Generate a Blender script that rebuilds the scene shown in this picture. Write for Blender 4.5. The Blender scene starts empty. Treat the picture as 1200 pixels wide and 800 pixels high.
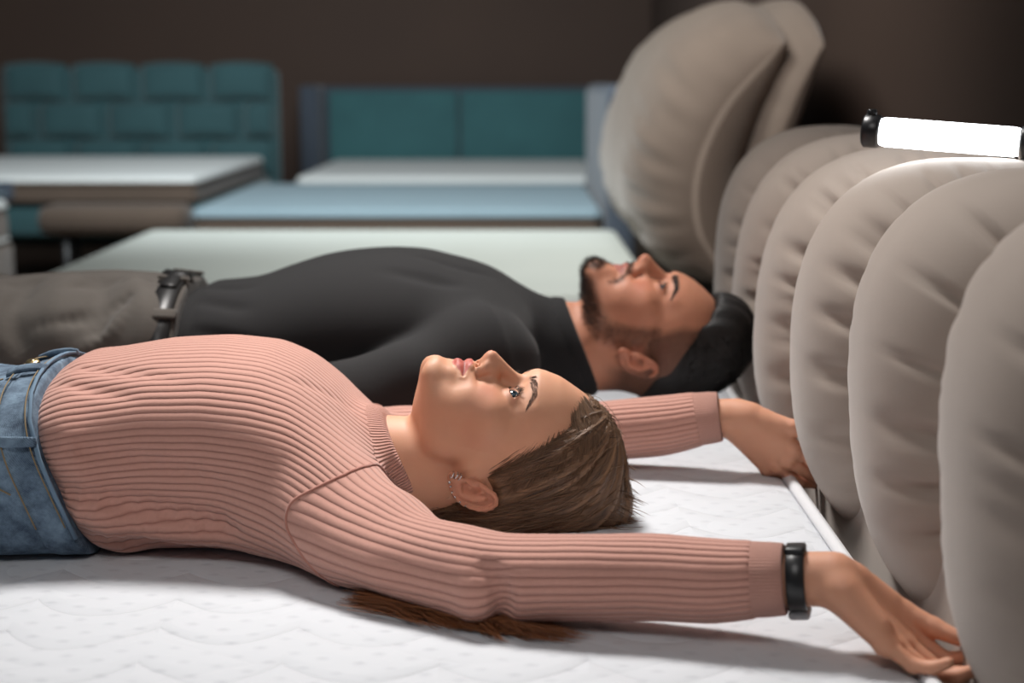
import bpy, bmesh, math, random
import numpy as np
from mathutils import Vector
random.seed(5); rng = np.random.default_rng(5)
S = bpy.context.scene; C = S.collection
R_ = math.radians

# ---------------------------------------------------------------- camera
cd = bpy.data.cameras.new('camera'); cam = bpy.data.objects.new('camera', cd); C.objects.link(cam)
cam.location = (0, 0, 1.09); cam.rotation_euler = (R_(90 - 9.62), 0, 0)
cd.lens = 54; cd.sensor_width = 36; cd.clip_end = 60
cd.dof.use_dof = True; cd.dof.focus_distance = 1.78; cd.dof.aperture_fstop = 54 / 17.0; cd.dof.aperture_blades = 0
S.camera = cam
# ---------------------------------------------------------------- light and exposure
vs = S.view_settings; vs.view_transform = 'Standard'; vs.look = 'None'; vs.gamma = 1; vs.use_curve_mapping = False; vs.exposure = 0
W = bpy.data.worlds.new('world'); S.world = W; W.use_nodes = True
bg = W.node_tree.nodes['Background']; bg.inputs[0].default_value = (.85, .9, 1, 1); bg.inputs[1].default_value = .055
def area(name, loc, aim, w, h, power, col, spread=180):
    d = bpy.data.lights.new(name, 'AREA'); d.shape = 'RECTANGLE'; d.size = w; d.size_y = h; d.energy = power; d.color = col; d.spread = R_(spread)
    o = bpy.data.objects.new(name, d); C.objects.link(o); o.location = loc
    o.rotation_euler = (Vector(aim) - Vector(loc)).to_track_quat('-Z', 'Y').to_euler(); return o
area('ceiling_softbox', (-.35, 2.75, 2.65), (-.1, 1.75, .6), .5, .5, 14.5, (1, .965, .93), 75)
area('fill_near', (-.45, .1, 2.7), (-.1, 1.8, .6), 1.0, .8, 3.4, (1, .97, .95), 80)  # added unseen fill from the front, brightens the woman's near side
area('fill_cushions', (-.5, 1.9, 3.0), (.5, 4.3, 1.0), .6, .6, 4.5, (1, .97, .94), 50)  # added unseen fill so the cushions' near ends don't go dark
area('fill_back', (-.9, 5.0, 3.0), (-.9, 9.4, .2), 2.4, 1.6, 75, (.90, .97, 1), 120)  # unseen overhead lamp, shifted forward so the upright teal faces catch light
area('fill_middle', (-.75, 3.9, 3.0), (.25, 4.9, .8), .9, .5, 13, (.95, 1, .98), 90)  # unseen lamp added over the second bed, placed to reach its cushions
# ---------------------------------------------------------------- materials
class N:
    """a principled material and short-hand for wiring nodes into it"""
    def __init__(s, name, col=(.5, .5, .5), rough=.6, **kw):
        s.m = bpy.data.materials.new(name); s.m.use_nodes = True; s.t = s.m.node_tree
        s.b = s.t.nodes['Principled BSDF']; s.set('Base Color', col); s.set('Roughness', rough)
        for k, v in kw.items(): s.set(k.replace('_', ' '), v)
    def set(s, k, v):
        i = s.b.inputs[k]
        if isinstance(v, tuple): v = (*v, 1) if len(v) == 3 and i.type == 'RGBA' else v
        if hasattr(v, 'links'): s.t.links.new(v, i)
        else: i.default_value = v
        return s
    def node(s, ty, **kw):
        n = s.t.nodes.new(ty); outs = None
        for k, v in kw.items():
            if k.startswith('i_'):
                key = k[2:]; key = int(key) if key.isdigit() else key.replace('_', ' ')
                i = n.inputs[key]
                if hasattr(v, 'links'): s.t.links.new(v, i)
                else: i.default_value = (*v, 1) if isinstance(v, tuple) and len(v) == 3 and i.type == 'RGBA' else v
            else: setattr(n, k, v)
        return n
    def math(s, op, a, b=0., c=0.): return s.node('ShaderNodeMath', operation=op, i_0=a, i_1=b, i_2=c).outputs[0]
    def obj(s): return s.node('ShaderNodeTexCoord').outputs['Object']
    def attr(s, n): return s.node('ShaderNodeAttribute', attribute_name=n)
    def map(s, v, sc=(1, 1, 1), rot=(0, 0, 0), loc=(0, 0, 0)):
        return s.node('ShaderNodeMapping', i_Vector=v, i_Scale=sc, i_Rotation=rot, i_Location=loc).outputs[0]
    def noise(s, v, scale, detail=3., rough=.5): return s.node('ShaderNodeTexNoise', i_Vector=v, i_Scale=scale, i_Detail=detail, i_Roughness=rough).outputs['Fac']
    def ramp(s, f, a, b, ca, cb):
        r = s.node('ShaderNodeValToRGB', i_Fac=f); e = r.color_ramp.elements
        e[0].position = a; e[1].position = b; e[0].color = (*ca, 1); e[1].color = (*cb, 1); return r.outputs[0]
    def mix(s, f, a, b, mode='MIX'):
        n = s.t.nodes.new('ShaderNodeMix'); n.data_type = 'RGBA'; n.blend_type = mode
        for i, v in ((0, f), (6, a), (7, b)):
            if hasattr(v, 'links'): s.t.links.new(v, n.inputs[i])
            else: n.inputs[i].default_value = (*v, 1) if isinstance(v, tuple) and len(v) == 3 else v
        return n.outputs[2]
    def bump(s, h, dist, strength=1., normal=None):
        n = s.node('ShaderNodeBump', i_Height=h, i_Distance=dist, i_Strength=strength)
        if normal is not None: s.t.links.new(normal, n.inputs['Normal'])
        s.set('Normal', n.outputs[0]); return n.outputs[0]
def hexc(h):
    h = h.lstrip('#'); f = lambda c: c / 12.92 if c <= .04045 else ((c + .055) / 1.055) ** 2.4
    return tuple(f(int(h[i:i + 2], 16) / 255) for i in (0, 2, 4))
M = {}
def plain(n, col, rough=.6, **kw):
    M[n] = N(n, col, rough, **kw).m; return M[n]
def cloth(n, col, col2=None, scale=400, bump=.0006, sheen=.3, rough=.85, big=6):
    a = N(n, col, rough); o = a.obj()
    f = a.noise(o, big, 3); f2 = a.noise(o, scale, 2)
    a.set('Base Color', a.mix(f, col, col2 or tuple(c * .82 for c in col)))
    a.set('Sheen Weight', sheen); a.set('Sheen Roughness', .5)
    a.bump(f2, bump, .6); M[n] = a.m; return a
cloth('taupe_suede', hexc('#a3958a'), hexc('#95877c'), 900, .0003, .25, .85, 9)
cloth('tan_suede', hexc('#857467'), hexc('#77675b'), 700, .0003, .25, .85, 7)
cloth('teal_velvet', hexc('#3c7073'), hexc('#325f63'), 500, .0004, .3, .8, 5)
cloth('deep_teal_velvet', hexc('#2f565a'), hexc('#28494d'), 500, .0004, .3, .8, 5)
cloth('slate_fabric', hexc('#4a535f'), hexc('#424a56'), 500, .0004, .2)
cloth('brown_fabric', hexc('#5f4f43'), hexc('#54463b'), 500, .0004, .2)
cloth('white_ticking', hexc('#e4e6e4'), hexc('#dcdfdc'), 300, .0004, .1)
cloth('pale_blue_ticking', hexc('#93a8b1'), hexc('#8a9fa8'), 300, .0004, .1)
cloth('ivory_ticking', hexc('#e2e6df'), hexc('#d8ddd5'), 300, .0004, .1)
cloth('white_tape', hexc('#dcdde0'), hexc('#d2d3d6'), 700, .0004, .1)
plain('black_plastic', (.012, .012, .013), .35)
plain('grey_plastic', (.36, .36, .37), .35)
plain('steel', (.62, .61, .6), .25, Metallic=1.)
plain('belt_leather', (.018, .017, .017), .4); plain('dark_steel', (.12, .12, .12), .35, Metallic=1.)
plain('brass', (.62, .47, .24), .3, Metallic=1.)
a = N('lit_tube', (1, 1, 1), .4); a.set('Emission Color', (.93, .97, 1.0)); a.set('Emission Strength', 14.); M['lit_tube'] = a.m
# quilted knit of the mattress the two lie on: scalloped quilting lines and a grid of small tufts
a = N('quilted_white', hexc('#dedfe2'), .8); o = a.obj()
w = a.node('ShaderNodeTexNoise', i_Vector=o, i_Scale=5., i_Detail=2.).outputs['Color']
wv = a.node('ShaderNodeVectorMath', operation='MULTIPLY_ADD', i_0=w, i_1=(.05, .05, 0), i_2=o).outputs[0]
sp = a.node('ShaderNodeSeparateXYZ', i_Vector=wv)
def scallop(ka, kb, amp, u, v):
    arc = a.math('ABSOLUTE', a.math('SINE', a.math('MULTIPLY', u, math.pi * ka)))
    rr = a.math('ADD', a.math('MULTIPLY', v, kb), a.math('MULTIPLY', arc, amp))
    fr = a.math('ABSOLUTE', a.math('SUBTRACT', a.math('FRACT', rr), .5))            # .5 on the stitched line
    return a.math('POWER', a.math('MINIMUM', a.math('MULTIPLY', a.math('SUBTRACT', .5, fr), 3.6), 1.), .6)
q1 = scallop(7., 11., .55, sp.outputs[0], sp.outputs[1])
q2 = scallop(5.5, 5., .6, sp.outputs[1], sp.outputs[0])
q = a.math('ADD', a.math('MULTIPLY', q1, .75), a.math('MULTIPLY', q2, .4))
d = a.node('ShaderNodeTexVoronoi', feature='F1', i_Vector=a.map(o, (27, 36, 0), (0, 0, .5)), i_Scale=1., i_Randomness=.12).outputs['Distance']
dot = a.math('MINIMUM', a.math('MULTIPLY', d, 4.2), 1.)
h = a.math('ADD', a.math('MULTIPLY', q, 1.), a.math('MULTIPLY', dot, .22))
h = a.math('ADD', h, a.math('MULTIPLY', a.noise(o, 26, 3), .35))
a.set('Base Color', a.mix(dot, hexc('#c2c5cb'), hexc('#d0d3d8'))); a.set('Sheen Weight', .15)
n1 = a.bump(h, .0045, .9); a.bump(a.noise(o, 900, 2), .0003, .5, n1); M['quilted_white'] = a.m
# walls and floor
a = N('brown_paint', hexc('#4b3e36'), .8); o = a.obj(); a.set('Base Color', a.mix(a.noise(o, 1.2, 3), hexc('#523f34'), hexc('#493830'))); a.bump(a.noise(o, 160, 3), .0006, .3); M['brown_paint'] = a.m
a = N('dark_laminate', hexc('#5a5046'), .5); o = a.obj()
br = a.node('ShaderNodeTexBrick', i_Vector=a.map(o, (1, 1, 1)), i_Scale=1., i_Color1=hexc('#8a7a6b'), i_Color2=hexc('#7c6d5f'), i_Mortar=hexc('#322c27'), i_Mortar_Size=.003, i_Brick_Width=1.2, i_Row_Height=.19)
a.set('Base Color', a.mix(a.noise(a.map(o, (2, 30, 1)), 3, 4), br.outputs[0], hexc('#6a5d51'))); M['dark_laminate'] = a.m
# skin: the tint (lips, brows, stubble, blush) is a property of the skin itself, stored per point
a = N('skin', (.6, .38, .28), .54); o = a.obj(); t = a.attr('tint')
st = a.attr('stubble').outputs['Fac']
nz = a.noise(o, 900, 2); mask = a.math('MULTIPLY', st, a.math('ADD', a.math('MULTIPLY', nz, .9), .45)); mask = a.math('MINIMUM', mask, 1.)
c = a.mix(a.math('MULTIPLY', a.noise(o, 45, 3), .22), t.outputs['Color'], hexc('#b9745c'))
a.set('Base Color', a.mix(mask, c, hexc('#33241c')))
a.set('Subsurface Weight', .12); a.set('Subsurface Radius', (.010, .004, .002)); a.set('Subsurface Scale', 1.)
a.set('Specular IOR Level', .32); a.bump(a.noise(o, 700, 3), .0003, .35); M['skin'] = a.m
# ribbed knit: the rib runs with the cloth (angle about the sleeve or the body)
def ribbed(n, col, N_, groove_shade):
    a = N(n, col, .9); o = a.obj(); t = a.attr('rib')
    sx = a.node('ShaderNodeSeparateColor', i_Color=t.outputs['Color'])
    ang = a.math('ARCTAN2', a.math('SUBTRACT', sx.outputs[1], .5), a.math('SUBTRACT', sx.outputs[0], .5))
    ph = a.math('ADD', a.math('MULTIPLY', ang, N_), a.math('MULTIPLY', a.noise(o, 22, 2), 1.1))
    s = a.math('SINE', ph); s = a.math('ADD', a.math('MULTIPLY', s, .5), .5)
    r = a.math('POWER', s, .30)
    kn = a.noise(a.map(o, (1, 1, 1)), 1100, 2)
    a.set('Base Color', a.mix(a.math('MINIMUM', a.math('MULTIPLY', r, 1.25), 1.), groove_shade, a.mix(a.noise(o, 240, 3), col, tuple(x * .86 for x in col))))  # shade in the grooves between ribs is put into the colour
    a.set('Sheen Weight', .35); a.set('Sheen Tint', (1, .85, .8, 1)); a.set('Sheen Roughness', .6)
    n1 = a.bump(r, .0022, .9); a.bump(kn, .0005, .5, n1); M[n] = a.m
pink = hexc('#cf9888'); pink_shade = hexc('#a86d5f')
ribbed('pink_rib_body', pink, 92., pink_shade); ribbed('pink_rib_sleeve', pink, 33., pink_shade); ribbed('pink_rib_cuff', pink, 70., hexc('#c98d7d')); ribbed('pink_rib_collar', pink, 110., pink_shade)
cloth('pink_rib_cuff_plain', hexc('#bd8272'), hexc('#ae7465'), 900, .0006, .3, .9, 40)
cloth('black_knit', (.0070, .0060, .0068), (.0052, .0048, .0055), 1000, .0006, .07, .9, 8)
a = cloth('grey_twill', hexc('#5f5851'), hexc('#4d4741'), 800, .0004, .15, .85, 10)
a = N('denim', hexc('#466079'), .85); o = a.obj()
tw = a.node('ShaderNodeTexWave', i_Vector=a.map(o, (1, 1, 1), (.3, .6, .8)), i_Scale=260., i_Distortion=1.5, i_Detail=2.).outputs['Fac']
f = a.noise(o, 30, 6, .7); cc = a.ramp(f, .36, .66, hexc('#1c3048'), hexc('#7f97ac'))
a.set('Base Color', a.mix(a.math('MULTIPLY', tw, .4), cc, hexc('#7d93a8'))); n1 = a.bump(f, .004, .6); a.bump(tw, .0004, .6, n1); M['denim'] = a.m
plain('denim_thread', hexc('#8d7a5c'), .8); plain('denim_edge', hexc('#6d869c'), .85)
# hair: streaks run along the strands (the shell stores which strand a point lies on)
def hairmat(n, c1, c2, rough=.45):
    a = N(n, c1, rough); t = a.attr('strand'); o = a.obj()
    s = a.node('ShaderNodeSeparateColor', i_Color=t.outputs['Color'])
    v = a.node('ShaderNodeCombineXYZ', i_0=s.outputs[0], i_1=a.math('MULTIPLY', s.outputs[1], .12), i_2=0.).outputs[0]
    f = a.noise(v, 60, 4, .7); a.set('Base Color', a.ramp(f, .32, .72, c1, c2)); a.set('Specular IOR Level', .45)
    a.bump(a.noise(v, 130, 3, .7), .0018, .8); M[n] = a.m
hairmat('brown_hair', hexc('#33221a'), hexc('#9a7556'), .5); hairmat('black_hair', hexc('#0d0b0b'), hexc('#1c1817'), .6)
hairmat('auburn_hair', hexc('#54301c'), hexc('#b5744a'))
plain('lash', (.012, .008, .006), .6); plain('brow_hair', hexc('#5c4030'), .7); plain('beard_hair', hexc('#2a1c16'), .7)
a = N('eye', (.8, .78, .76), .08); t = a.attr('iris').outputs['Fac']
a.set('Base Color', a.mix(a.math('GREATER_THAN', t, 2.5), a.mix(a.math('GREATER_THAN', t, 1.5), a.mix(a.math('GREATER_THAN', t, .5), hexc('#aea39d'), hexc('#1f272d')), hexc('#46565f')), (.006, .006, .006)))
a.set('Coat Weight', 1.); a.set('Coat Roughness', .03); M['eye'] = a.m
# ---------------------------------------------------------------- implicit surface kit
def V(*a): return np.array(a, float)
def smin(a, b, k):
    if k <= 0: return np.minimum(a, b)
    h = np.maximum(k - np.abs(a - b), 0) / k
    return np.minimum(a, b) - h * h * k * .25
def smax(a, b, k): return -smin(-a, -b, k)
def sstep(a, b, x):
    t = np.clip((x - a) / (b - a), 0, 1); return t * t * (3 - 2 * t)
def d_ell(P, c, r, R=None):
    q = P - c
    if R is not None: q = q @ R            # R columns = local axes
    r = np.asarray(r, float)
    k0 = np.sqrt(((q / r) ** 2).sum(-1)); k1 = np.sqrt(((q / (r * r)) ** 2).sum(-1))
    return k0 * (k0 - 1) / np.maximum(k1, 1e-9)
def d_cone(P, a, b, ra, rb):
    ba = b - a; L2 = ba @ ba
    h = np.clip(((P - a) @ ba) / L2, 0, 1)
    return np.linalg.norm(P - a - h[..., None] * ba, axis=-1) - (ra + (rb - ra) * h)
def d_box(P, c, hs, r, R=None):
    q = P - c
    if R is not None: q = q @ R
    q = np.abs(q) - (np.asarray(hs, float) - r)
    return np.linalg.norm(np.maximum(q, 0), axis=-1) + np.minimum(q.max(-1), 0) - r
def axes(x=None, y=None, z=None):
    """rotation whose columns are the given directions (two of them, the third completed)"""
    n = lambda v: np.asarray(v, float) / np.linalg.norm(v)
    if z is None:
        x = n(x); y = n(np.asarray(y) - x * (np.asarray(y) @ x)); z = np.cross(x, y)
    elif y is None:
        z = n(z); x = n(np.asarray(x) - z * (np.asarray(x) @ z)); y = np.cross(z, x)
    else:
        z = n(z); y = n(np.asarray(y) - z * (np.asarray(y) @ z)); x = np.cross(y, z)
    return np.stack([x, y, z], 1)

class Field:
    """ordered list of shapes; each has a bounding ball so far-away blocks skip it"""
    def __init__(s): s.ops = []
    def add(s, fn, c, r, k=.0, mode='u'): s.ops.append((fn, np.asarray(c, float), r, k, mode)); return s
    def ell(s, c, r, k=.01, R=None, mode='u'):
        c = np.asarray(c, float); return s.add(lambda P: d_ell(P, c, r, R), c, max(r), k, mode)
    def cone(s, a, b, ra, rb, k=.01, mode='u'):
        a = np.asarray(a, float); b = np.asarray(b, float)
        return s.add(lambda P: d_cone(P, a, b, ra, rb), (a + b) / 2, np.linalg.norm(a - b) / 2 + max(ra, rb), k, mode)
    def chain(s, pts, rs, k=.01, mode='u'):
        for i in range(len(pts) - 1): s.cone(pts[i], pts[i + 1], rs[i], rs[i + 1], k, mode)
        return s
    def box(s, c, hs, r, k=.01, R=None, mode='u'):
        c = np.asarray(c, float); return s.add(lambda P: d_box(P, c, hs, r, R), c, np.linalg.norm(hs), k, mode)
    def __call__(s, P, c=None, rad=None):
        d = np.full(P.shape[:-1], 1e3)
        for fn, oc, orr, k, mode in s.ops:
            if c is not None and np.linalg.norm(oc - c) > (orr + rad) * 1.05 + k + .03: continue
            v = fn(P)
            if mode == 'u': d = smin(d, v, k)
            elif mode == 's': d = smax(d, -v, k)
            elif mode == 'i': d = smax(d, v, k)
            else: d = d + v
        return d

def spaced(segs):
    """node coordinates from (start, end, step) runs"""
    out = []
    for a, b, h in segs:
        n = max(1, int(round((b - a) / h))); out += list(np.linspace(a, b, n, endpoint=False))
    out.append(segs[-1][1]); return np.array(out)

def nets(field, xs, ys, zs, B=20):
    """sparse surface nets over a rectilinear grid -> verts, quads"""
    n = np.array([len(xs), len(ys), len(zs)]); ax = (xs, ys, zs)
    blocks = []
    for a, X in enumerate(ax):
        blocks.append([(i, min(i + B, len(X) - 1)) for i in range(0, len(X) - 1, B)])
    ids, pos, quads = [], [], []
    mul = np.array([n[1] * n[2], n[2], 1], np.int64)
    for bx in blocks[0]:
        for by in blocks[1]:
            for bz in blocks[2]:
                b3 = (bx, by, bz)
                lo = V(*[ax[a][b3[a][0]] for a in range(3)]); hi = V(*[ax[a][b3[a][1]] for a in range(3)])
                c = (lo + hi) / 2; rad = np.linalg.norm(hi - lo) / 2
                dc = field(c[None], c, rad)[0]
                if dc > rad * 1.25 + .004 or dc < -rad * 2.2 - .01: continue
                i0 = V(bx[0], by[0], bz[0]).astype(int)
                # one extra node layer on the low side is not needed: edges are owned by their low node
                X, Y, Z = [ax[a][b3[a][0]:b3[a][1] + 1] for a in range(3)]
                P = np.stack(np.meshgrid(X, Y, Z, indexing='ij'), -1)
                D = field(P, c, rad)
                S = D < 0
                if S.all() or not S.any(): continue
                m = np.array(D.shape) - 1
                cnt = np.zeros(m); acc = np.zeros(tuple(m) + (3,))
                for a in range(3):
                    sl0 = [slice(None)] * 3; sl1 = [slice(None)] * 3
                    sl0[a] = slice(0, -1); sl1[a] = slice(1, None)
                    s0, s1 = S[tuple(sl0)], S[tuple(sl1)]
                    cr = s0 != s1
                    d0, d1 = D[tuple(sl0)], D[tuple(sl1)]
                    t = np.where(cr, d0 / np.where(cr, d0 - d1, 1), 0)
                    Q = P[tuple(sl0)].copy(); Q[..., a] += t * (P[tuple(sl1)][..., a] - P[tuple(sl0)][..., a])
                    Q *= cr[..., None]
                    o = [x for x in range(3) if x != a]
                    for u in (0, 1):
                        for v in (0, 1):
                            s = [slice(None)] * 3
                            s[o[0]] = slice(u, u + m[o[0]]); s[o[1]] = slice(v, v + m[o[1]])
                            cnt += cr[tuple(s)]; acc += Q[tuple(s)]
                    # quads around the edges this block owns
                    own = cr.copy()
                    I = np.argwhere(own)
                    ok = (I[:, o[0]] < m[o[0]]) & (I[:, o[1]] < m[o[1]])
                    I = I[ok]
                    if len(I):
                        g = I + i0; f = s0[tuple(I.T)]
                        keep = (g[:, o[0]] > 0) & (g[:, o[1]] > 0); g = g[keep]; f = f[keep]
                        e0 = np.zeros(3, int); e1 = np.zeros(3, int); e0[o[0]] = 1; e1[o[1]] = 1
                        q = np.stack([(g - e0 - e1) @ mul, (g - e1) @ mul, g @ mul, (g - e0) @ mul], 1)
                        flip = f if a != 1 else ~f
                        q[~flip] = q[~flip][:, ::-1]
                        quads.append(q)
                A = np.argwhere(cnt > 0)
                ids.append((A + i0) @ mul); pos.append(acc[tuple(A.T)] / cnt[tuple(A.T)][:, None])
    ids = np.concatenate(ids); pos = np.concatenate(pos); quads = np.concatenate(quads)
    o = np.argsort(ids); ids = ids[o]; pos = pos[o]
    j = np.searchsorted(ids, quads); j = np.clip(j, 0, len(ids) - 1)
    good = (ids[j] == quads).all(1)
    return pos, j[good]

def smooth(v, q, n=1, lam=.5):
    a = np.concatenate([q[:, [0, 1]], q[:, [1, 2]], q[:, [2, 3]], q[:, [3, 0]]])
    for _ in range(n):
        s = np.zeros_like(v); c = np.zeros(len(v))
        for x, y in ((0, 1), (1, 0)):
            for k in range(3): s[:, k] += np.bincount(a[:, x], v[a[:, y], k], len(v))
            c += np.bincount(a[:, x], minlength=len(v))
        v = v + lam * (s / np.maximum(c, 1)[:, None] - v)
    return v
def split_faces(v, q, keep):
    q = q[keep]; u, inv = np.unique(q, return_inverse=True)
    return v[u], inv.reshape(q.shape), u

# ---------------------------------------------------------------- Blender helpers
def link_mesh(name, verts, faces, mat, parent=None, smooth_=True, attrs=None, loc=None):
    me = bpy.data.meshes.new(name)
    verts = np.asarray(verts, np.float32)
    if parent is not None and loc is None: verts = verts - np.array(WORLD.get(parent.name, (0, 0, 0)), np.float32)
    if isinstance(faces, np.ndarray):
        nf, w = faces.shape
        me.vertices.add(len(verts)); me.vertices.foreach_set('co', verts.ravel())
        me.loops.add(nf * w); me.loops.foreach_set('vertex_index', faces.ravel().astype(np.int32))
        me.polygons.add(nf); me.polygons.foreach_set('loop_start', np.arange(0, nf * w, w, dtype=np.int32))
        me.update(calc_edges=True); me.validate()
    else:
        me.from_pydata(verts.tolist(), [], [list(f) for f in faces]); me.update()
    if smooth_: me.polygons.foreach_set('use_smooth', np.ones(len(me.polygons), bool))
    for an, av in (attrs or {}).items():
        av = np.asarray(av, np.float32)
        if av.ndim == 1:
            at = me.attributes.new(an, 'FLOAT', 'POINT'); at.data.foreach_set('value', av)
        else:
            if av.shape[1] == 3: av = np.concatenate([av, np.ones((len(av), 1), np.float32)], 1)
            at = me.attributes.new(an, 'FLOAT_COLOR', 'POINT'); at.data.foreach_set('color', av.ravel())
    for m in (mat if isinstance(mat, (list, tuple)) else [mat]): me.materials.append(m)
    o = bpy.data.objects.new(name, me); C.objects.link(o)
    WORLD[o.name] = (0, 0, 0)
    if parent is not None:
        o.parent = parent; WORLD[o.name] = WORLD.get(parent.name, (0, 0, 0))
    return o
WORLD = {}
def thing(name, label, cat, loc=(0, 0, 0), group=None):
    o = bpy.data.objects.new(name, None); C.objects.link(o)
    o.location = loc; o.empty_display_size = .05; WORLD[o.name] = tuple(loc)
    return tag(o, label, cat, group)
def tag(o, label=None, cat=None, group=None, kind=None):
    if label: o['label'] = label
    if cat: o['category'] = cat
    if group: o['group'] = group
    if kind: o['kind'] = kind
    return o
def at_base(o, loc):
    """puts a one-mesh thing's origin at its base"""
    M_ = o.data; co = np.zeros(len(M_.vertices) * 3, np.float32); M_.vertices.foreach_get('co', co)
    M_.vertices.foreach_set('co', (co.reshape(-1, 3) - np.array(loc, np.float32)).ravel()); o.location = loc; WORLD[o.name] = tuple(loc); return o

class MB:
    """collects vertices and faces of one mesh"""
    def __init__(s): s.v = []; s.f = []
    def add(s, v, f):
        n = len(s.v); s.v += [tuple(x) for x in v]; s.f += [tuple(i + n for i in t) for t in f]; return s
    def grid(s, G, cu=False, cv=False, capu=False):
        """G[u][v] points -> quads, closed along u / v when asked, flat caps at the u ends"""
        G = np.asarray(G); U, W = G.shape[:2]; n = len(s.v)
        s.v += [tuple(p) for p in G.reshape(-1, 3)]
        for i in range(U if cu else U - 1):
            for j in range(W if cv else W - 1):
                a = n + i * W + j; b = n + i * W + (j + 1) % W
                c = n + ((i + 1) % U) * W + (j + 1) % W; d = n + ((i + 1) % U) * W + j
                s.f.append((a, b, c, d))
        if capu:
            s.f.append(tuple(n + j for j in range(W))[::-1]); s.f.append(tuple(n + (U - 1) * W + j for j in range(W)))
        return s
    def rbox(s, lo, hi, r=.01, seg=3):
        """box with rounded edges"""
        lo = np.array(lo, float); hi = np.array(hi, float); r = min(r, *((hi - lo) / 2 * .98))
        bm = bmesh.new(); bmesh.ops.create_cube(bm, size=1)
        for x in bm.verts: x.co = Vector(((lo + hi) / 2 + np.array(x.co) * (hi - lo)).tolist())
        if r > 0: bmesh.ops.bevel(bm, geom=list(bm.edges), offset=float(r), segments=seg, profile=.5, affect='EDGES')
        bm.verts.index_update()
        s.add([tuple(x.co) for x in bm.verts], [tuple(x.index for x in f.verts) for f in bm.faces]); bm.free(); return s
    def tube(s, pts, rs, seg=8, cap=True):
        pts = np.asarray(pts, float); rs = np.broadcast_to(rs, len(pts))
        T = np.gradient(pts, axis=0); T /= np.linalg.norm(T, axis=1)[:, None] + 1e-12
        up = np.array([0, 0, 1.]) if abs(T[0, 2]) < .9 else np.array([1., 0, 0])
        ring = []
        for p, t, r in zip(pts, T, rs):
            a = up - t * (up @ t); a /= np.linalg.norm(a); up = a; b = np.cross(t, a)
            th = np.arange(seg) * 2 * np.pi / seg
            ring.append(p + r * (np.cos(th)[:, None] * a + np.sin(th)[:, None] * b))
        return s.grid(ring, cv=True, capu=cap)
    def build(s, name, mat, parent=None, smooth_=True, **k): return link_mesh(name, np.array(s.v), s.f, mat, parent, smooth_, **k)
def spline(pts, n):
    """Catmull-Rom through pts"""
    P = np.asarray(pts, float); P = np.vstack([2 * P[0] - P[1], P, 2 * P[-1] - P[-2]])
    t = np.linspace(0, len(P) - 3 - 1e-9, n); i = t.astype(int); f = (t - i)[:, None]
    a, b, c, d = P[i], P[i + 1], P[i + 2], P[i + 3]
    return .5 * (2 * b + (c - a) * f + (2 * a - 5 * b + 4 * c - d) * f ** 2 + (3 * b - a - 3 * c + d) * f ** 3)
# ---------------------------------------------------------------- the room
def slab(name, lo, hi, mat):
    o = MB().rbox(lo, hi, 0).build(name, M[mat], smooth_=False); tag(o, kind='structure'); return o
slab('floor', (-5, -1.5, -.1), (1.1, 11, 0), 'dark_laminate')
slab('wall_back', (-5, 10.85, 0), (1.1, 11, 3.4), 'brown_paint')
slab('wall_right', (.96, -1.5, 0), (1.1, 10.85, 3.4), 'brown_paint')
slab('baseboard_back', (-5, 10.83, 0), (.96, 10.85, .1), 'brown_paint')

# ---------------------------------------------------------------- shared bed pieces
def soft_slab(lo, hi, r, nx=40, ny=40, puff=.01, seed=0):
    """mattress body: rounded upright edges and a softly domed top, one closed skin"""
    lo = np.array(lo); hi = np.array(hi); mb = MB(); bx = hi - lo
    # rings going outwards: bottom centre -> sides -> top
    def ring(inset, z, n=12):
        pts = []; rr = max(r - inset, .004)
        for cxn, cyn, a0 in ((hi[0] - inset - rr, hi[1] - inset - rr, 0), (lo[0] + inset + rr, hi[1] - inset - rr, 90), (lo[0] + inset + rr, lo[1] + inset + rr, 180), (hi[0] - inset - rr, lo[1] + inset + rr, 270)):
            for k in range(n):
                t = R_(a0 + 90 * k / (n - 1)); pts.append((cxn + rr * math.cos(t), cyn + rr * math.sin(t), z))
        return pts
    e = .02; rs = [ring(.05, lo[2]), ring(.006, lo[2]), ring(0, lo[2] + .008)]
    for k in range(5): rs.append(ring(-.004 * math.sin(math.pi * k / 4), lo[2] + .012 + (hi[2] - lo[2] - .024 - e) * k / 4))
    for k in range(6):
        t = k / 5 * math.pi / 2; rs.append(ring(e * (1 - math.cos(t)), hi[2] - .004 - e + e * math.sin(t)))
    for i_ in (.05, .12, .25, .4): rs.append(ring(min(i_, min(bx[:2]) * .45), hi[2] - .004 * math.exp(-i_ * 12)))
    mb.grid(rs, cv=True); W_ = len(rs[0]); n = len(mb.v)
    mb.f.append(tuple(range(W_))[::-1]); mb.f.append(tuple(range(n - W_, n)))
    return mb
def piping(lo, hi, z, r, rad):
    pts = []
    for cxn, cyn, a0 in ((hi[0] - r, hi[1] - r, 0), (lo[0] + r, hi[1] - r, 90), (lo[0] + r, lo[1] + r, 180), (hi[0] - r, lo[1] + r, 270)):
        for k in range(8):
            t = R_(a0 + 90 * k / 7); pts.append((cxn + r * math.cos(t), cyn + r * math.sin(t), z))
    P = np.array(pts); T = np.roll(P, -1, 0) - np.roll(P, 1, 0); T /= np.linalg.norm(T, axis=1)[:, None]
    S_ = np.cross(T, [0, 0, 1.]); th = np.arange(8) * np.pi / 4
    G = [p + rad * (np.cos(th)[:, None] * s + np.sin(th)[:, None] * np.array([0, 0, 1.])) for p, s in zip(P, S_)]
    return MB().grid(G, cu=True, cv=True)
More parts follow.
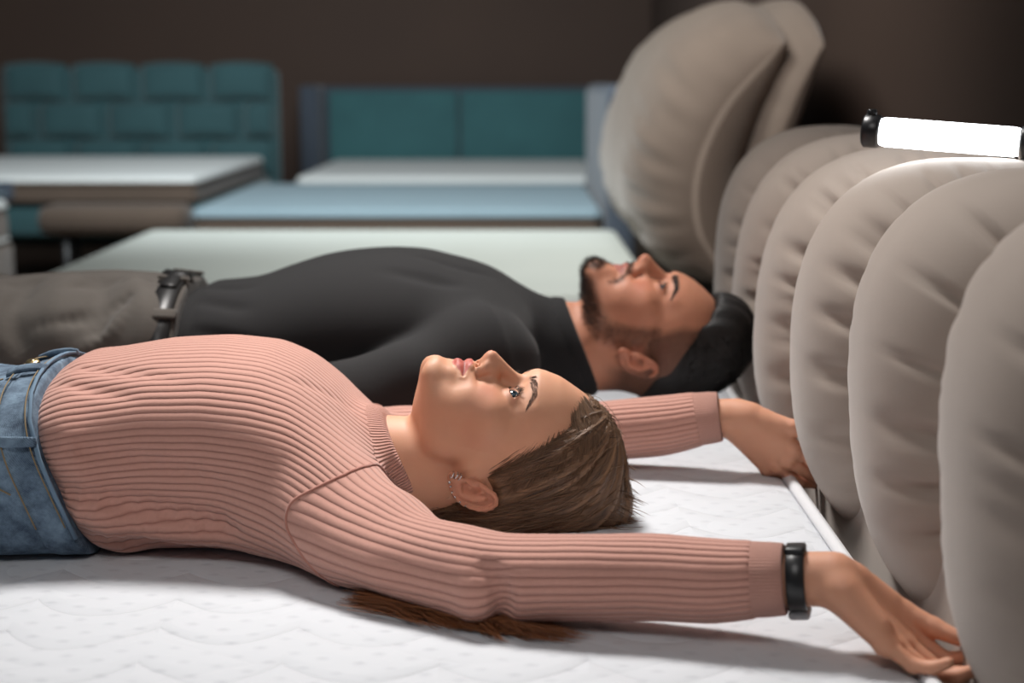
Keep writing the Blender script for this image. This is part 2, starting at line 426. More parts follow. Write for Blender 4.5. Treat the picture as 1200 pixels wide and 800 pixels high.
def mattress(label, lo, hi, top, side, tape, r=.06, group=None):
    t = thing('mattress', label, 'mattress', ((lo[0] + hi[0]) / 2, (lo[1] + hi[1]) / 2, lo[2]), group)
    mid = hi[2] - .035
    soft_slab((lo[0], lo[1], mid), hi, r).build('mattress_top', M[top], t)
    soft_slab(lo, (hi[0], hi[1], mid), r).build('mattress_border', M[side], t)
    piping(lo, hi, mid, r, .009).build('tape_edge', M[tape], t)
    if hi[2] - lo[2] > .12: piping(lo, hi, lo[2] + .02, r, .009).build('tape_edge', M[tape], t)
    return t
def bed_feet(t, x0, x1, y0, y1, z):
    for x in (x0, x1):
        for y in (y0, y1):
            MB().tube([(x, y, .0), (x, y, .01), (x, y, z)], [.022, .025, .03], 14).build('leg', M['black_plastic'], t)

# ---------------------------------------------------------------- near bed
near = thing('bed', 'taupe bed with a fat channel-tufted headboard the woman presses her hands against', 'bed', (-.5, 1.95, 0))
MB().rbox((-1.66, 1.02, .08), (.40, 2.88, .33), .03).build('bed_frame', M['taupe_suede'], near)
bed_feet(near, -1.5, .3, 1.15, 2.75, .09)
MB().rbox((.425, .80, .02), (.60, 2.97, .66), .03, 4).build('headboard_panel', M['taupe_suede'], near)
def channel(yc, hw, seed):
    """one stuffed channel of the headboard: an oval roll, pinched at its two seams with gathers"""
    r = np.random.default_rng(seed); nu, nv = 260, 45
    u = np.linspace(0, 2 * np.pi, nu, endpoint=False); v = np.linspace(-1, 1, nv)
    ga = np.zeros(nu); gb = np.zeros(nu)
    for g in (ga, gb):
        k = 0.
        while k < 2 * np.pi:
            amp = r.uniform(.2, 1.) ; w_ = r.uniform(.018, .05)
            dd = (u - k + np.pi) % (2 * np.pi) - np.pi
            g += amp * np.exp(-(dd / w_) ** 2); k += r.uniform(.06, .34)
    lens = r.uniform(.25, .6, nu); lens = np.convolve(np.pad(lens, 12, 'wrap'), np.ones(25) / 25, 'valid')
    G = np.zeros((nv, nu, 3))
    for j, vv in enumerate(v):
        # puffed section across the seam-to-seam width
        pf = (1 - abs(vv) ** 2.3) ** .62
        gather = (ga if vv < 0 else gb) * np.exp(-((1 - abs(vv)) / (.42 * (.5 + lens))) ** 2) * .025 * min(1, (1 - abs(vv)) * 8 + .3)
        base_x, base_z = .125, .150
        ax = base_x + .088 * pf; az = base_z + .088 * pf
        sw = .008 * np.sin(2 * u + seed) * pf
        se = (np.abs(np.cos(u)) ** 2.6 + np.abs(np.sin(u)) ** 2.6) ** (-1 / 2.6)
        px = .582 + (ax + sw - gather) * -np.cos(u) * se; pz = .747 + (az + .018 + sw - gather) * np.sin(u) * se
        # the underside hangs a little fuller towards the front
        pz = pz - .02 * np.clip(-np.sin(u), 0, 1) * np.clip(np.cos(u), 0, 1) * pf
        G[j, :, 0] = px; G[j, :, 1] = yc + hw * vv + .006 * np.sin(3 * u + seed); G[j, :, 2] = pz
    return MB().grid(G, cv=True, capu=True)
for k, (yc, hw) in enumerate(((.945, .165), (1.265, .17), (1.60, .17), (1.93, .17), (2.25, .165), (2.55, .15), (2.83, .14))):
    channel(yc, hw, 11 + k).build('headboard_channel', M['taupe_suede'], near)
nm = mattress('white quilted mattress under the woman in pink and the man in black', (-1.62, 1.05, .331), (.385, 2.84, .55), 'quilted_white', 'white_tape', 'white_tape', .05)
piping((-1.62, 1.05), (.385, 2.84), .5445, .05, .0085).build('tape_edge', M['white_tape'], nm)
# lamp lying on the headboard
lt = thing('tube_light', 'glowing white tube light with black end caps lying on the channelled headboard', 'lamp', (.60, 1.93, .988))
A_, B_ = V(.470, 2.00, 1.026), V(.640, 1.93, 1.014)
d_ = (B_ - A_) / np.linalg.norm(B_ - A_)
MB().tube([A_ - d_ * .0, A_ + d_ * .004, A_ + d_ * .012, B_ - d_ * .012, B_ - d_ * .004, B_], [.012, .016, .0185, .0185, .016, .012], 24).build('tube', M['lit_tube'], lt)
for P_, s_ in ((A_, -1), (B_, 1)):
    a0 = P_ + d_ * s_ * -.006; mb = MB().tube([a0, a0 + d_ * s_ * .004, a0 + d_ * s_ * .020, a0 + d_ * s_ * .023], [.0195, .0215, .0215, .018], 24)
    mb.rbox(a0 + d_ * s_ * .012 - V(.006, .006, -.018), a0 + d_ * s_ * .012 + V(.006, .006, .028), .003); mb.build('end_cap', M['black_plastic'], lt)
B2_ = None

# ---------------------------------------------------------------- second bed, its headboard of two big cushions
b2 = thing('bed', 'tan bed behind the man with two big leaning headboard cushions', 'bed', (-.5, 4.9, 0))
MB().rbox((-1.40, 3.92, .08), (.45, 5.80, .34), .03).build('bed_frame', M['brown_fabric'], b2)
bed_feet(b2, -1.25, .3, 4.05, 5.65, .09)
mattress('ivory mattress of the bed directly behind the man', (-1.345, 3.98, .341), (.387, 5.70, .55), 'ivory_ticking', 'ivory_ticking', 'white_tape', .05)
def big_cushion(pr, thick, y0, y1, seed, wr):
    """leaning cushion: pr is its front face in x-z from bottom to top, rounded towards both ends"""
    r = np.random.default_rng(seed); nu, nv = 120, 90
    P = spline([(a, 0, b) for a, b in pr], 60)[:, [0, 2]]; T = np.gradient(P, axis=0); T /= np.linalg.norm(T, axis=1)[:, None]
    Nn = np.stack([T[:, 1], -T[:, 0]], 1)
    mid = P + Nn * thick / 2
    t = np.linspace(0, 1, 60)
    pf = np.clip(1 - np.abs(2 * t - 1) ** 3.5, 0, 1) ** .5
    G = np.zeros((nv, 2 * 60, 3)); s = np.sin(np.linspace(-np.pi / 2, np.pi / 2, nv))
    ph = r.uniform(0, 6, 8)
    for j, sv in enumerate(s):
        e = (1 - abs(sv) ** 8.) ** .5; ez = (1 - .16 * abs(sv) ** 3.5)
        m2 = mid.copy(); m2[:, 1] = mid[0, 1] + (mid[:, 1] - mid[0, 1]) * ez
        wz = wr * (np.sin(17 * t + 9 * sv + ph[0]) * .35 * (.3 + abs(sv)) + (np.sin(53 * t + 5 * sv + ph[1]) * .55 + np.sin(88 * t - 6 * sv + ph[2]) * .4) * abs(sv) ** 3)
        f = m2 - Nn * (thick / 2 * pf * e + wz * pf * e)[:, None]; b = m2 + Nn * (thick / 2 * pf * e)[:, None]
        lp = np.concatenate([f, b[::-1]]); y = (y0 + y1) / 2 + (y1 - y0) / 2 * sv
        G[j, :, 0] = lp[:, 0]; G[j, :, 2] = lp[:, 1]; G[j, :, 1] = y + .01 * np.sin(5 * np.concatenate([t, t[::-1]]) + ph[3])
    return MB().grid(G, cv=True, capu=True)
big_cushion([(.42, .50), (.325, .70), (.315, .93), (.40, 1.18), (.56, 1.40)], .32, 3.94, 5.70, 3, .013).build('headboard_cushion', M['tan_suede'], b2)
big_cushion([(.61, .40), (.585, .70), (.60, .95), (.655, 1.18), (.72, 1.35)], .13, 3.92, 5.76, 4, .004).build('headboard_cushion', M['tan_suede'], b2)
MB().rbox((.62, 4.0, .06), (.74, 5.7, .75), .03).build('headboard_panel', M['tan_suede'], b2)

# ---------------------------------------------------------------- third bed: pale blue mattress, slate headboard on the right
b3 = thing('bed', 'slate bed with a brown base and a plain upright headboard seen edge-on', 'bed', (-.5, 7.4, 0))
MB().rbox((-1.39, 6.63, .07), (.46, 8.38, .42), .03).build('bed_frame', M['brown_fabric'], b3)
bed_feet(b3, -1.3, .3, 6.7, 8.2, .08)
MB().rbox((.40, 6.50, .05), (.53, 8.45, 1.075), .05, 5).build('headboard', M['slate_fabric'], b3)
mattress('pale blue mattress with a brown border between two other mattresses', (-1.385, 6.62, .421), (.385, 8.31, .55), 'pale_blue_ticking', 'brown_fabric', 'pale_blue_ticking', .05)

# ---------------------------------------------------------------- fourth bed: teal two-panel headboard against the back wall
b4 = thing('bed', 'slate framed bed against the back wall with two teal headboard panels', 'bed', (-.35, 9.7, 0))
MB().rbox((-1.27, 8.62, .07), (.52, 10.72, .42), .03).build('bed_frame', M['slate_fabric'], b4)
bed_feet(b4, -1.1, .4, 8.8, 10.5, .08)
MB().rbox((-1.40, 10.66, .05), (.62, 10.78, 1.055), .03, 4).build('headboard_frame', M['slate_fabric'], b4)
for x0, x1 in ((-1.255, -.365), (-.355, .56)):
    soft = MB().rbox((x0, 10.60, .50), (x1, 10.68, 1.025), .028, 5); soft.build('headboard_pad', M['teal_velvet'], b4)
MB().rbox((-1.42, 10.35, .05), (-1.29, 10.78, 1.06), .03, 4).build('side_wing', M['slate_fabric'], b4)
mattress('white mattress in front of the two-panel teal headboard', (-1.21, 8.64, .421), (.50, 10.58, .565), 'white_ticking', 'slate_fabric', 'white_ticking', .05)

# ---------------------------------------------------------------- fifth bed: teal tufted headboard at the left
b5 = thing('bed', 'teal bed at the left with a brick-tufted padded headboard', 'bed', (-2.35, 8.3, 0))
MB().rbox((-3.15, 7.22, .36), (-1.45, 9.3, .52), .03).build('bed_frame', M['deep_teal_velvet'], b5)
bed_feet(b5, -3.0, -1.6, 7.3, 9.1, .37)
MB().rbox((-3.06, 9.30, .10), (-1.40, 9.42, 1.16), .04, 4).build('headboard_panel', M['deep_teal_velvet'], b5)
def pad(x0, x1, z0, z1):
    nu, nv = 17, 17; G = np.zeros((nv, nu, 3))
    for j in range(nv):
        for i in range(nu):
            a_, b_ = i / (nu - 1) * 2 - 1, j / (nv - 1) * 2 - 1
            bulge = ((1 - a_ ** 4) * (1 - b_ ** 4)) ** .5
            arch = .018 * (1 - a_ * a_)
            G[j, i] = ((x0 + x1) / 2 + (x1 - x0) / 2 * a_ * (1 - .02 * b_ * b_), 9.305 - .075 * bulge, (z0 + z1) / 2 + (z1 - z0) / 2 * b_ + arch * (1 if b_ > -.99 else 1))
    return MB().grid(G)
pw = (1.68 - .04) / 4
for row in range(4):
    z1_ = 1.185 - row * .225; z0_ = z1_ - .222
    xs_ = [-3.05 + pw * k for k in range(5)] if row % 2 == 0 else [-3.05] + [-3.05 + pw * (k + .5) for k in range(4)] + [-1.41]
    for xa, xb in zip(xs_[:-1], xs_[1:]): pad(xa + .012, xb - .012, z0_, z1_).build('headboard_pad', M['deep_teal_velvet'], b5)
t5 = mattress('thick mattress with a brown side and white top on the brick-tufted teal bed', (-3.12, 7.20, .521), (-1.48, 9.22, .652), 'white_ticking', 'brown_fabric', 'brown_fabric', .05)
MB().rbox((-2.58, 7.185, .545), (-2.33, 7.206, .628), .004).build('fabric_label', M['slate_fabric'], t5)
mb = MB()
for k, wd in enumerate((.16, .11, .19)): mb.rbox((-2.555, 7.180, .608 - k * .022), (-2.555 + wd, 7.1855, .616 - k * .022), 0)
mb.build('label_print', M['pale_blue_ticking'], t5)
# long brown bolster on the floor bench in front of it
bn = thing('bench', 'brown padded bench with a rounded end at the foot of the tufted teal bed', 'bench', (-1.8, 6.95, 0))
th = np.linspace(0, 2 * np.pi, 40, endpoint=False); G = []
for x_, s_ in ((-2.125, .2), (-2.12, .6), (-2.105, .85), (-2.07, 1), (-1.50, 1), (-1.47, .85), (-1.455, .6), (-1.45, .2)):
    G.append(np.stack([np.full(40, x_), 6.95 + .15 * s_ * np.sign(np.cos(th)) * np.abs(np.cos(th)) ** .6, .475 + .068 * s_ * np.sign(np.sin(th)) * np.abs(np.sin(th)) ** .7], 1))
MB().grid(G, cv=True, capu=True).build('seat', M['brown_fabric'], bn)
for x_ in (-2.0, -1.55):
    for y_ in (6.87, 7.03): MB().tube([(x_, y_, 0), (x_, y_, .42)], [.014, .02], 12).build('leg', M['black_plastic'], bn)
# corner of one more mattress on its base at the left edge of the view
b6 = thing('bed', 'rosy brown bed base whose corner shows at the left edge', 'bed', (-3.0, 6.8, 0))
MB().rbox((-3.9, 6.15, .06), (-2.285, 7.02, .36), .02).build('bed_frame', M['tan_suede'], b6)
bed_feet(b6, -3.7, -2.45, 6.3, 6.9, .08)
mattress('white mattress over a rosy brown border at the far left edge', (-3.9, 6.17, .361), (-2.295, 7.0, .565), 'white_ticking', 'tan_suede', 'white_ticking', .03)
# ---------------------------------------------------------------- heads, in a face frame: l sideways, f forwards, u up; metres
def head_field(sex):
    fem = sex == 'f'
    F = Field(); dm = .0045
    m3 = lambda p: (p[0], p[1], p[2] + dm)
    # everything is mirrored in l: shapes off the middle are written on the l > 0 side and read |l|
    F.ell((0, -.006, .049), (.072, .090, .090) if fem else (.075, .094, .084), 0)
    F.ell((0, .030, .056), (.059, .058, .055), .03)
    F.ell((0, .034, -.022), (.052, .050, .062), .03)
    F.ell((.034, .050, -.022), (.026, .032, .034), .025)
    jw = (.040, .012, -.050) if fem else (.050, .008, -.056)
    cz = .006 if fem else 0
    F.cone(jw, (.014, .070, -.077 + cz), .013 if fem else .015, .014 if fem else .017, .022)
    F.cone((.050, .006, -.005), jw, .011 if fem else .012, .012, .025)
    F.ell((0, .078, -.071 + cz), (.017, .013, .013) if fem else (.021, .015, .016), .014)
    F.cone((0, .01, -.055), (0, .055, -.066 + cz), .024, .014, .02)
    F.ell((.050, .050, .000), (.018, .022, .014), .022)          # cheek bone
    F.cone((.008, .083 if fem else .085, .040), (.046, .064, .041), .007 if fem else .010, .007, .018 if fem else .014)   # brow ridge
    F.ell((.031, .098, .020), (.021, .016, .013), .014, mode='s')   # eye hollow
    F.ell((.010, .098, .018), (.006, .014, .016), .012, mode='s')
    F.ell((0, .080, -.0395), (.027, .017, .021), .014)            # mouth mound
    # nose
    F.cone((0, .086, .030), (0, .1065, -.010), .0065, .0078, .010)
    F.ell((0, .108, -.0125), (.0085, .0095, .0085) if fem else (.010, .010, .009), .006)
    F.ell((.0085, .090, -.010), (.010, .014, .012), .010)
    F.ell((.0108, .098, -.0160), (.0066, .0098, .0070) if fem else (.0080, .0105, .0078), .006)
    F.cone((0, .10, -.020), (0, .09, -.026), .004, .005, .006)
    F.ell((.0074, .1025, -.0232), (.0030, .0055, .0036), .0025, mode='s')
    F.cone((.0190, .0925, -.009), (.0186, .0905, -.021), .0010, .0010, .005, mode='s')   # wing crease
    # lips
    lp = 1.0 if fem else .8
    F.cone((0, .0958, -0.0327), (.010, .0935, -0.0330), .0052 * lp, .0050 * lp, .004)
    F.cone((.010, .0935, -0.0330), (.0245, .0865, -0.0380), .0050 * lp, .0030 * lp, .004)
    F.cone((0, .0945, -0.0447), (.010, .0920, -0.0440), .0064 * lp, .0058 * lp, .004)
    F.cone((.010, .0920, -0.0440), (.0240, .0865, -0.0392), .0058 * lp, .0030 * lp, .004)
    F.cone((0, .1025, -0.0385), (.012, .0985, -0.0380), .0012, .0012, .003, mode='s')
    F.cone((.012, .0985, -0.0380), (.0255, .0895, -0.0386), .0012, .0014, .003, mode='s')
    F.cone((0, .104, -0.0245), (0, .101, -0.0295), .0014, .0014, .006, mode='s')
    F.ell((0, .0955, -0.0560), (.016, .005, .005), .010, mode='s')
    # eyelids
    F.ell((.031, .0705, .0225), (.0150, .0140, .0135), .005)
    ec = V(.031, .0705, .0225)
    def almond(P):
        l, f, u = P[..., 0] - ec[0], P[..., 1], P[..., 2] - ec[2]
        r = .0185
        a = np.sqrt(l ** 2 + (u - ((.0044 if fem else .0032) - r)) ** 2) - r          # lower edge of the upper lid
        b = np.sqrt(l ** 2 + (u - ((-.0042 if fem else -.0032) + r)) ** 2) - r
        return np.maximum(np.maximum(a, b), ec[1] + .002 - f)
    F.add(almond, ec + V(0, .012, 0), .03, .0010, 's')
    F.cone(ec + V(-.011, .0115, .0072), ec + V(.0, .0142, .0085), .0007, .0008, .003, mode='s')   # lid fold
    F.cone(ec + V(.0, .0142, .0085), ec + V(.014, .0085, .0062), .0008, .0007, .003, mode='s')
    # ear
    ex, ey, ez = (.0700, -.024, -.003) if fem else (.0735, -.020, .001)
    Re = axes(x=(.93, -.36, 0), z=(-.0, -.22, .975))
    E = lambda a, b, c: V(ex, ey, ez) + Re @ V(a, b, c)
    F.cone(E(-.016, .006, -.004), E(-.007, .002, .0), .017, .011, .009)
    F.ell(E(.004, -.004, .002), (.0055, .0185, .0300), .006, Re)
    F.ell(E(.004, .006, -.026), (.0045, .0085, .0085), .006, Re)            # lobe
    F.ell(E(.0090, .0030, -.003), (.0075, .0085, .0125), .003, Re, 's')     # bowl
    F.ell(E(.0098, -.005, .0155), (.0048, .0075, .0105), .003, Re, 's')       # scapha
    rim = [E(.006, .011, .008), E(.008, .009, .024), E(.009, -.002, .0318), E(.009, -.0160, .025), E(.0085, -.0212, .008), E(.008, -.0185, -.009), E(.007, -.009, -.022)]
    rim = spline(rim, 13)
    F.chain(rim, [.0026] * 13, .002)
    anti = spline([E(.0075, -.003, .017), E(.0085, -.010, .004), E(.0085, -.008, -.011), E(.0075, .001, -.0165)], 7)
    F.chain(anti, [.0024] * 7, .003)
    F.ell(E(.007, .0105, -.004), (.0035, .0040, .0060), .003, Re)           # tragus
    return F

class Head:
    """mirrored face field, with its midline pushed to a measured profile, placed in the world"""
    def __init__(s, sex, origin, U, Fd, scale=1., profile=None, lat=(0, 1, 0)):
        s.F = head_field(sex); s.o = np.array(origin, float); s.s = scale
        u = np.array(U, float); u /= np.linalg.norm(u); f = np.array(Fd, float); f -= u * (f @ u); f /= np.linalg.norm(f)
        s.R = np.stack([np.cross(f, u), f, u], 1); s.du = None
        if profile is not None:
            pu, pf = np.array(profile).T; o = np.argsort(pu); pu, pf = pu[o], pf[o]
            uu = np.linspace(pu[0], pu[-1], 80); ff = np.linspace(.03, .14, 441)
            P = np.stack([np.zeros((80, 441)), np.broadcast_to(ff, (80, 441)), np.broadcast_to(uu[:, None], (80, 441))], -1)
            D = s.F(P); inside = D < 0
            f0 = np.array([ff[np.nonzero(r)[0].max()] if r.any() else np.nan for r in inside])
            d = np.interp(uu, pu, pf) - f0; ok = ~np.isnan(d); d = np.interp(uu, uu[ok], d[ok])
            g = lambda y, w: np.array([np.average(y, weights=np.exp(-((uu - x) / w) ** 2)) for x in uu])
            d = g(d, .0022); low = g(d, .030)
            s.du, s.dd, s.dl = uu, d - low, low
    def local(s, P): return (P - s.o) @ s.R / s.s
    def world(s, q): return s.o + (np.asarray(q) * s.s) @ s.R.T
    def sd(s, P):
        q = s.local(P); q = np.stack([np.abs(q[..., 0]), q[..., 1], q[..., 2]], -1)
        if s.du is not None:
            w = sstep(-.02, .085, q[..., 1])
            q[..., 1] -= np.interp(q[..., 2], s.du, s.dl) * w * np.exp(-(q[..., 0] / .075) ** 2) + np.interp(q[..., 2], s.du, s.dd) * sstep(.03, .075, q[..., 1]) * np.exp(-(q[..., 0] / np.interp(q[..., 2], [-.055, -.032, -.018, .05], [.045, .030, .022, .05])) ** 2)
        if q.size > 3: c = (q.reshape(-1, 3).min(0) + q.reshape(-1, 3).max(0)) / 2; rad = np.linalg.norm(q.reshape(-1, 3).max(0) - c)
        else: c = q.reshape(3); rad = .05
        return s.F(q, c, rad) * s.s
    def eye_centre(s, side):
        p = np.array([.031, .0705, .0225]); 
        if s.du is not None: p[1] += np.interp(p[2], s.du, s.dl) * sstep(-.02, .085, .0725) * math.exp(-(.031 / .075) ** 2) + np.interp(p[2], s.du, s.dd) * sstep(.03, .075, .0725) * math.exp(-(.031 / .022) ** 2)
        p[0] *= side; return p
# ---------------------------------------------------------------- people: bodies, clothes, hair
def loft(rows, k=2.3):
    """body section table along x: x, centre y, half width, bottom z, top z -> distance"""
    T = np.array(rows, float); T = T[np.argsort(T[:, 0])]
    n = 160; xx = np.linspace(T[0, 0], T[-1, 0], n)
    S_ = np.stack([np.interp(xx, T[:, 0], T[:, j]) for j in range(1, 5)], 1)
    ker = np.exp(-np.linspace(-2, 2, 13) ** 2); ker /= ker.sum()
    for j in range(4): S_[:, j] = np.convolve(np.pad(S_[:, j], 6, 'edge'), ker, 'valid')
    def params(x): return [np.interp(x, xx, S_[:, j]) for j in range(4)]
    def sd(P, off=0.):
        yc, a, zb, zt = params(P[..., 0]); a = a + off; b = (zt - zb) / 2 + off; zc = (zt + zb) / 2
        u = np.abs(P[..., 1] - yc) / a; w = np.abs(P[..., 2] - zc) / b
        kk = np.where(P[..., 2] < zc, 6., k)
        r = (u ** kk + w ** kk) ** (1 / kk)
        d = (r - 1) * np.minimum(a, b) * .9
        e = np.maximum(xx[0] - P[..., 0], P[..., 0] - xx[-1]) - off
        return smax(d, e, .03)
    sd.params = params; sd.c = V((xx[0] + xx[-1]) / 2, T[:, 1].mean(), T[:, 3:].mean()); sd.r = (xx[-1] - xx[0]) / 2 + .25
    return sd
def groove(F, pts, width, depth, n=14):
    """a crease along a line in space (depth > 0 pushes the surface in, < 0 raises a ridge)"""
    P_ = spline(pts, n); c = P_.mean(0); r = np.linalg.norm(P_ - c, axis=1).max() + 3 * width
    t = np.linspace(0, 1, n); fade = np.sin(np.pi * np.clip(t, 0.02, .98)) ** .6
    def fn(Q):
        best = np.full(Q.shape[:-1], 1e9); fd = np.zeros(Q.shape[:-1])
        for p, f in zip(P_, fade):
            d = ((Q - p) ** 2).sum(-1); m = d < best; best = np.where(m, d, best); fd = np.where(m, f, fd)
        return depth * fd * np.exp(-best / width ** 2)
    F.add(fn, c, r, 0, 'd')
def surf(lf, x, ang, y0, z0, off=0.):
    """point on a body section: ang 0 at the top, 90 on the side towards -y"""
    d = V(0, -math.sin(R_(ang)), math.cos(R_(ang))); lo, hi = .01, .4
    for _ in range(28):
        m_ = (lo + hi) / 2
        if lf((V(x, y0, z0) + d * m_)[None])[0] < 0: lo = m_
        else: hi = m_
    return V(x, y0, z0) + d * (lo + off)
FING = {'index': (.040, .024, .019), 'middle': (.044, .028, .020), 'ring': (.040, .026, .020), 'little': (.031, .019, .017)}
def hand(F, w, d, n, side, curls, thumb=(.5, .3, .2), sc=1., spread=.05, thumb_out=.75):
    """palm and five fingers: w wrist, d finger direction, n palm normal; side +1 left hand, -1 right.  curls: bends at the three joints"""
    d = d / np.linalg.norm(d); n = n - d * (n @ d); n /= np.linalg.norm(n); t = np.cross(n, d) * side
    w = np.array(w, float); kn = {}
    for i, f in enumerate(('index', 'middle', 'ring', 'little')):
        o = (.0300, .0100, -.0095, -.0275)[i]; L = (.088, .091, .086, .078)[i]
        k = w + sc * (d * L + t * o * 1.0 - n * (.002 if f in ('middle', 'ring') else -.001)); kn[f] = k
        root = w + sc * (d * .012 + t * o * .55)
        F.cone(root, k, .0155 * sc, .0102 * sc, .014 * sc)
        dirn = d * math.cos(spread * (1.5 - i)) + t * math.sin(spread * (1.5 - i)); p = k; a = 0
        for j, (Lj, r0, r1) in enumerate(zip(FING[f], (.0095, .0082, .0074), (.0083, .0074, .0060))):
            a += curls[i][j]
            q = p + sc * Lj * (dirn * math.cos(a) + n * math.sin(a))
            rr = .88 if f == 'little' else 1.
            F.cone(p, q, r0 * sc * rr, r1 * sc * rr, .0035 * sc); p = q
        F.ell(k - n * .0035 * sc, np.array([.0085, .0085, .0085]) * sc, .006 * sc)
    F.cone(w + sc * (d * .020 + t * .016 + n * .006), w + sc * (d * .050 + t * .026 + n * .008), .0165 * sc, .012 * sc, .014 * sc)
    F.cone(w + sc * (d * .020 - t * .018 + n * .006), w + sc * (d * .060 - t * .022 + n * .006), .0140 * sc, .010 * sc, .014 * sc)
    p = w + sc * (d * .030 + t * .026 + n * .006); a0 = thumb_out
    for j, (Lj, r0, r1) in enumerate(zip((.040, .032, .026), (.0135, .0105, .0098), (.0105, .0095, .0075))):
        a0 -= thumb[j] * .6
        dr = d * math.cos(a0) + t * math.sin(a0); dr = dr * math.cos(thumb[j] * .5 * (j + 1)) + n * math.sin(thumb[j] * .5 * (j + 1))
        q = p + sc * Lj * dr; F.cone(p, q, r0 * sc, r1 * sc, .007 * sc if j == 0 else .004 * sc); p = q
    return kn
def tube_frame(pts, rs, n=60):
    """resampled centre line with radii and a steady frame, for sleeves"""
    P_ = spline(pts, n); r = np.interp(np.linspace(0, 1, n), np.linspace(0, 1, len(rs)), rs)
    T = np.gradient(P_, axis=0); T /= np.linalg.norm(T, axis=1)[:, None]
    up = np.array([0, 0, 1.]); A = []
    for t in T: up = up - t * (up @ t); up /= np.linalg.norm(up); A.append(up)
    A = np.array(A); return P_, r, T, A, np.cross(T, A)
def sleeve_sd(fr, flat=None, wob=None):
    P_, r, T, A, B = fr; fz = np.ones(len(P_)) if flat is None else np.interp(np.linspace(0, 1, len(P_)), np.linspace(0, 1, len(flat)), flat); c = P_.mean(0); R0 = np.linalg.norm(P_ - c, axis=1).max() + r.max()
    s_len = np.concatenate([[0], np.cumsum(np.linalg.norm(np.diff(P_, axis=0), axis=1))])
    def fn(Q):
        sh = Q.shape[:-1]; q = Q.reshape(-1, 3); out = np.empty(len(q))
        for i in range(0, len(q), 20000):
            x = q[i:i + 20000]; D = ((x[:, None] - P_[None]) ** 2).sum(-1); j = np.clip(D.argmin(1), 1, len(P_) - 2)
            tt = np.clip(((x - P_[j]) * T[j]).sum(1), -.01, .01)
            pj = P_[j] + T[j] * tt[:, None]
            dr = np.linalg.norm(P_[1] - P_[0]) + 1e-9
            rj = r[j] + (r[np.minimum(j + 1, len(r) - 1)] - r[j - 1]) / (2 * dr) * tt
            v = x - pj; v = v + A[j] * ((v * A[j]).sum(1) * (fz[j] - 1))[:, None]; rad = np.linalg.norm(v, axis=1)
            if wob is not None:
                ph = np.arctan2((v * B[j]).sum(1), (v * A[j]).sum(1)); rj = rj + wob(s_len[j] + tt, ph)
            out[i:i + 20000] = (rad - rj) * .85
        e0 = -((q - P_[0]) @ T[0]); e1 = (q - P_[-1]) @ T[-1]
        return smax(out, np.maximum(e0, e1), .004).reshape(sh)
    return fn, c, R0 + .02
def sleeve_coord(fr, v):
    P_, r, T, A, B = fr; out = np.empty((len(v), 2)); sl = np.empty(len(v))
    for i in range(0, len(v), 20000):
        x = v[i:i + 20000]; j = ((x[:, None] - P_[None]) ** 2).sum(-1).argmin(1); d = x - P_[j]
        d = d - T[j] * (d * T[j]).sum(1)[:, None]
        out[i:i + 20000] = np.stack([(d * A[j]).sum(1), (d * B[j]).sum(1)], 1); sl[i:i + 20000] = j
    return out / np.maximum(np.linalg.norm(out, axis=1), 1e-6)[:, None], sl
def ribattr(cs): return np.stack([cs[:, 0] * .5 + .5, cs[:, 1] * .5 + .5, np.zeros(len(cs))], 1)
def eyeball(h, side, look, parent, iris):
    bm = bmesh.new(); bmesh.ops.create_uvsphere(bm, u_segments=40, v_segments=32, radius=1); bm.verts.index_update()
    v = np.array([x.co for x in bm.verts]); f = [[x.index for x in g.verts] for g in bm.faces]; bm.free()
    look = np.array(look, float); look /= np.linalg.norm(look)
    ang = np.arccos(np.clip(v[:, 2], -1, 1)) * .0120                       # arc from the pole, which looks along 'look'
    at = np.interp(ang, [0, .0019, .0022, .0050, .0053, .0060, .0063, .03], [3, 3, 2, 2, 1.2, 1., 0, 0])
    r = np.where(ang < .0062, .0120 + .0007 * (1 - (ang / .0062) ** 2), .0120)
    up = np.array([0, 0, 1.]); x = np.cross(up, look); x /= np.linalg.norm(x); y = np.cross(look, x)
    q = (v * r[:, None]) @ np.stack([x, y, look], 0) + h.eye_centre(side) + np.array([0, .0006, 0])
    return link_mesh('eye', h.world(q), f, M['eye'], parent, attrs={'iris': at})
def project(h, q, dirn=(0, 1, 0), far=.2, n=60):
    """drops face-frame points onto the head's skin along dirn (from outside)"""
    q = np.atleast_2d(q).astype(float); dirn = np.array(dirn, float); t = np.linspace(-.04, .04, 161)
    P_ = q[:, None] + t[None, :, None] * dirn; D = h.sd(h.world(P_.reshape(-1, 3))).reshape(len(q), -1)
    ins = D < 0; j = np.where(ins.any(1), ins.shape[1] - 1 - np.argmax(ins[:, ::-1], 1), 80)
    return q + t[j][:, None] * dirn
